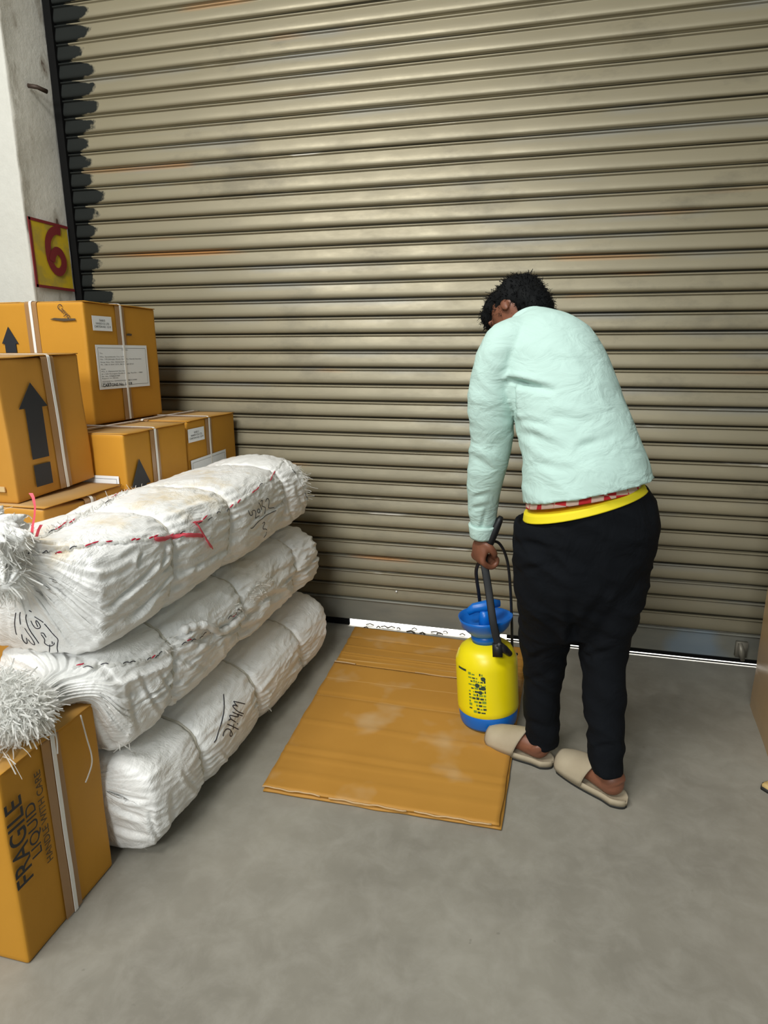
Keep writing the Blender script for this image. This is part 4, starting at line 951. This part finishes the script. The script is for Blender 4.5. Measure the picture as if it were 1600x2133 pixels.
# print on the tank: blurred lines of lettering
import itertools
pm = MB(); pg = MB()
def tank_patch(mb, a0, a1, z0, z1):
    rows = []
    for a in np.linspace(a0, a1, 5): rows.append([((TR+.0006)*math.sin(a), -(TR+.0006)*math.cos(a), z_) for z_ in (z0, z1)])
    mb.grid(rows)
random.seed(5)
for k in range(12):
    z_ = .215-.0125*k
    a = -.52
    while a < .02:
        l = random.uniform(.03, .14); 
        if random.random() < .82: tank_patch(pm if random.random() < .55 else pg, a, min(a+l, .05), z_, z_+random.choice((.005, .007, .009)))
        a += l+.025
for a_, z_, r_ in ((-.02, .205, .008), (-.22, .180, .008), (-.03, .172, .008), (-.12, .155, .007)):
    mb_ = pm; rows = []
    for rr in (0.0001, r_): rows.append([((TR+.0009)*math.sin(a_+rr*math.cos(q)/TR), -(TR+.0009)*math.cos(a_+rr*math.cos(q)/TR), z_+rr*math.sin(q)) for q in np.linspace(0, 2*math.pi, 13)])
    mb_.grid(rows)
pl_ = MB(); tank_patch(pl_, -.98, -.60, .222, .230); pl_.build('printed_text', TGRN, tank, fix=False)
pm.build('printed_text', TGRN, tank, fix=False); pg.build('printed_text', mat('tank_print_green', (.18, .28, .03), .6), tank, fix=False)
bpy.context.view_layer.update()
Mi = SP.matrix_basis.inverted()
def S_(p): return Mi @ Vector(p)
GR = LW+hd.normalized()*.018+hd.normalized()*.098+Vector((.018, .015, 0))       # inside the curled fingers
def band(pts, w_, t_, name, mm=TBLK, n=10):
    D_ = catmull([tuple(S_(p)) for p in pts], 8); MB().tube(D_, [(w_, t_)]*len(D_), n, hint=VD).build(name, mm, SP)
tl = at(1040, 1350, 1.955)
band([GR+Vector((-.002, 0, .012)), at(1008, 1170, 2.0), at(1018, 1230, 1.98), at(1028, 1300, 1.955), tl], .0125, .002, 'carry_strap')
band([GR+Vector((-.012, .01, .010)), at(992, 1190, 2.06), at(998, 1240, 2.10), at(1004, 1290, 2.15), Vector(SP.location)+Vector((-.03, .095, .27))], .006, .002, 'carry_strap')
mb = MB(); q = S_(tl)
mb.box((q.x-.022, q.y-.006, q.z-.030), (q.x+.010, q.y+.012, q.z+.014)); mb.tube([S_(at(1035, 1340, 1.96)), S_(at(1050, 1352, 1.965)), S_(at(1062, 1362, 1.99))], [.013, .014, .010], 10)
mb.build('strap_buckle', TBLK, SP)
band([GR+Vector((.005, .0, .02)), at(1022, 1132, 2.03), at(1040, 1132, 2.05), at(1056, 1165, 2.07), at(1063, 1220, 2.09), at(1066, 1290, 2.11), at(1068, 1360, 2.13), Vector(SP.location)+Vector((.085, .05, .24))], .0048, .0048, 'hose')
MB().tube([S_(at(1010, 1146, 2.01)), S_(at(1019, 1130, 1.99)), S_(at(1029, 1108, 1.985)), S_(at(1040, 1084, 1.985)), S_(at(1044, 1076, 1.985))], [.010, .016, .015, .012, .007], 12).build('spray_gun', TBLK, SP)

# tan slipper toe at the right edge
ex = empty('slipper_tip', (.755, 1.91, 0)); tag(ex, 'tan rounded slipper toe just showing at the right edge of the picture', 'slipper')
rows = []
for i in range(15):
    t_ = i/14; h_ = .040*math.sqrt(max(0, 1-(1-t_)**2.4))+.001
    rows.append([(-.035+.16*t_, h_*math.cos(a)*1.0, .010+.030*(.35+.65*t_)*math.sin(a)) for a in np.linspace(0, math.pi, 15)])
MB().grid(rows, capb=True, capa=True).build('upper', mat('tan_toe', (.55, .38, .15), .6), ex)
rows = [[(x_, -h_, 0), (x_, -h_, .011), (x_, h_, .011), (x_, h_, 0)] for x_, h_ in [(-.037+.162*i/14, .041*math.sqrt(max(0, 1-(1-i/14)**2.4))+.002) for i in range(15)]]
MB().grid(rows, closev=True, capa=True, capb=True).build('sole', RUBBER, ex)
ex.rotation_euler = (0, 0, .1)
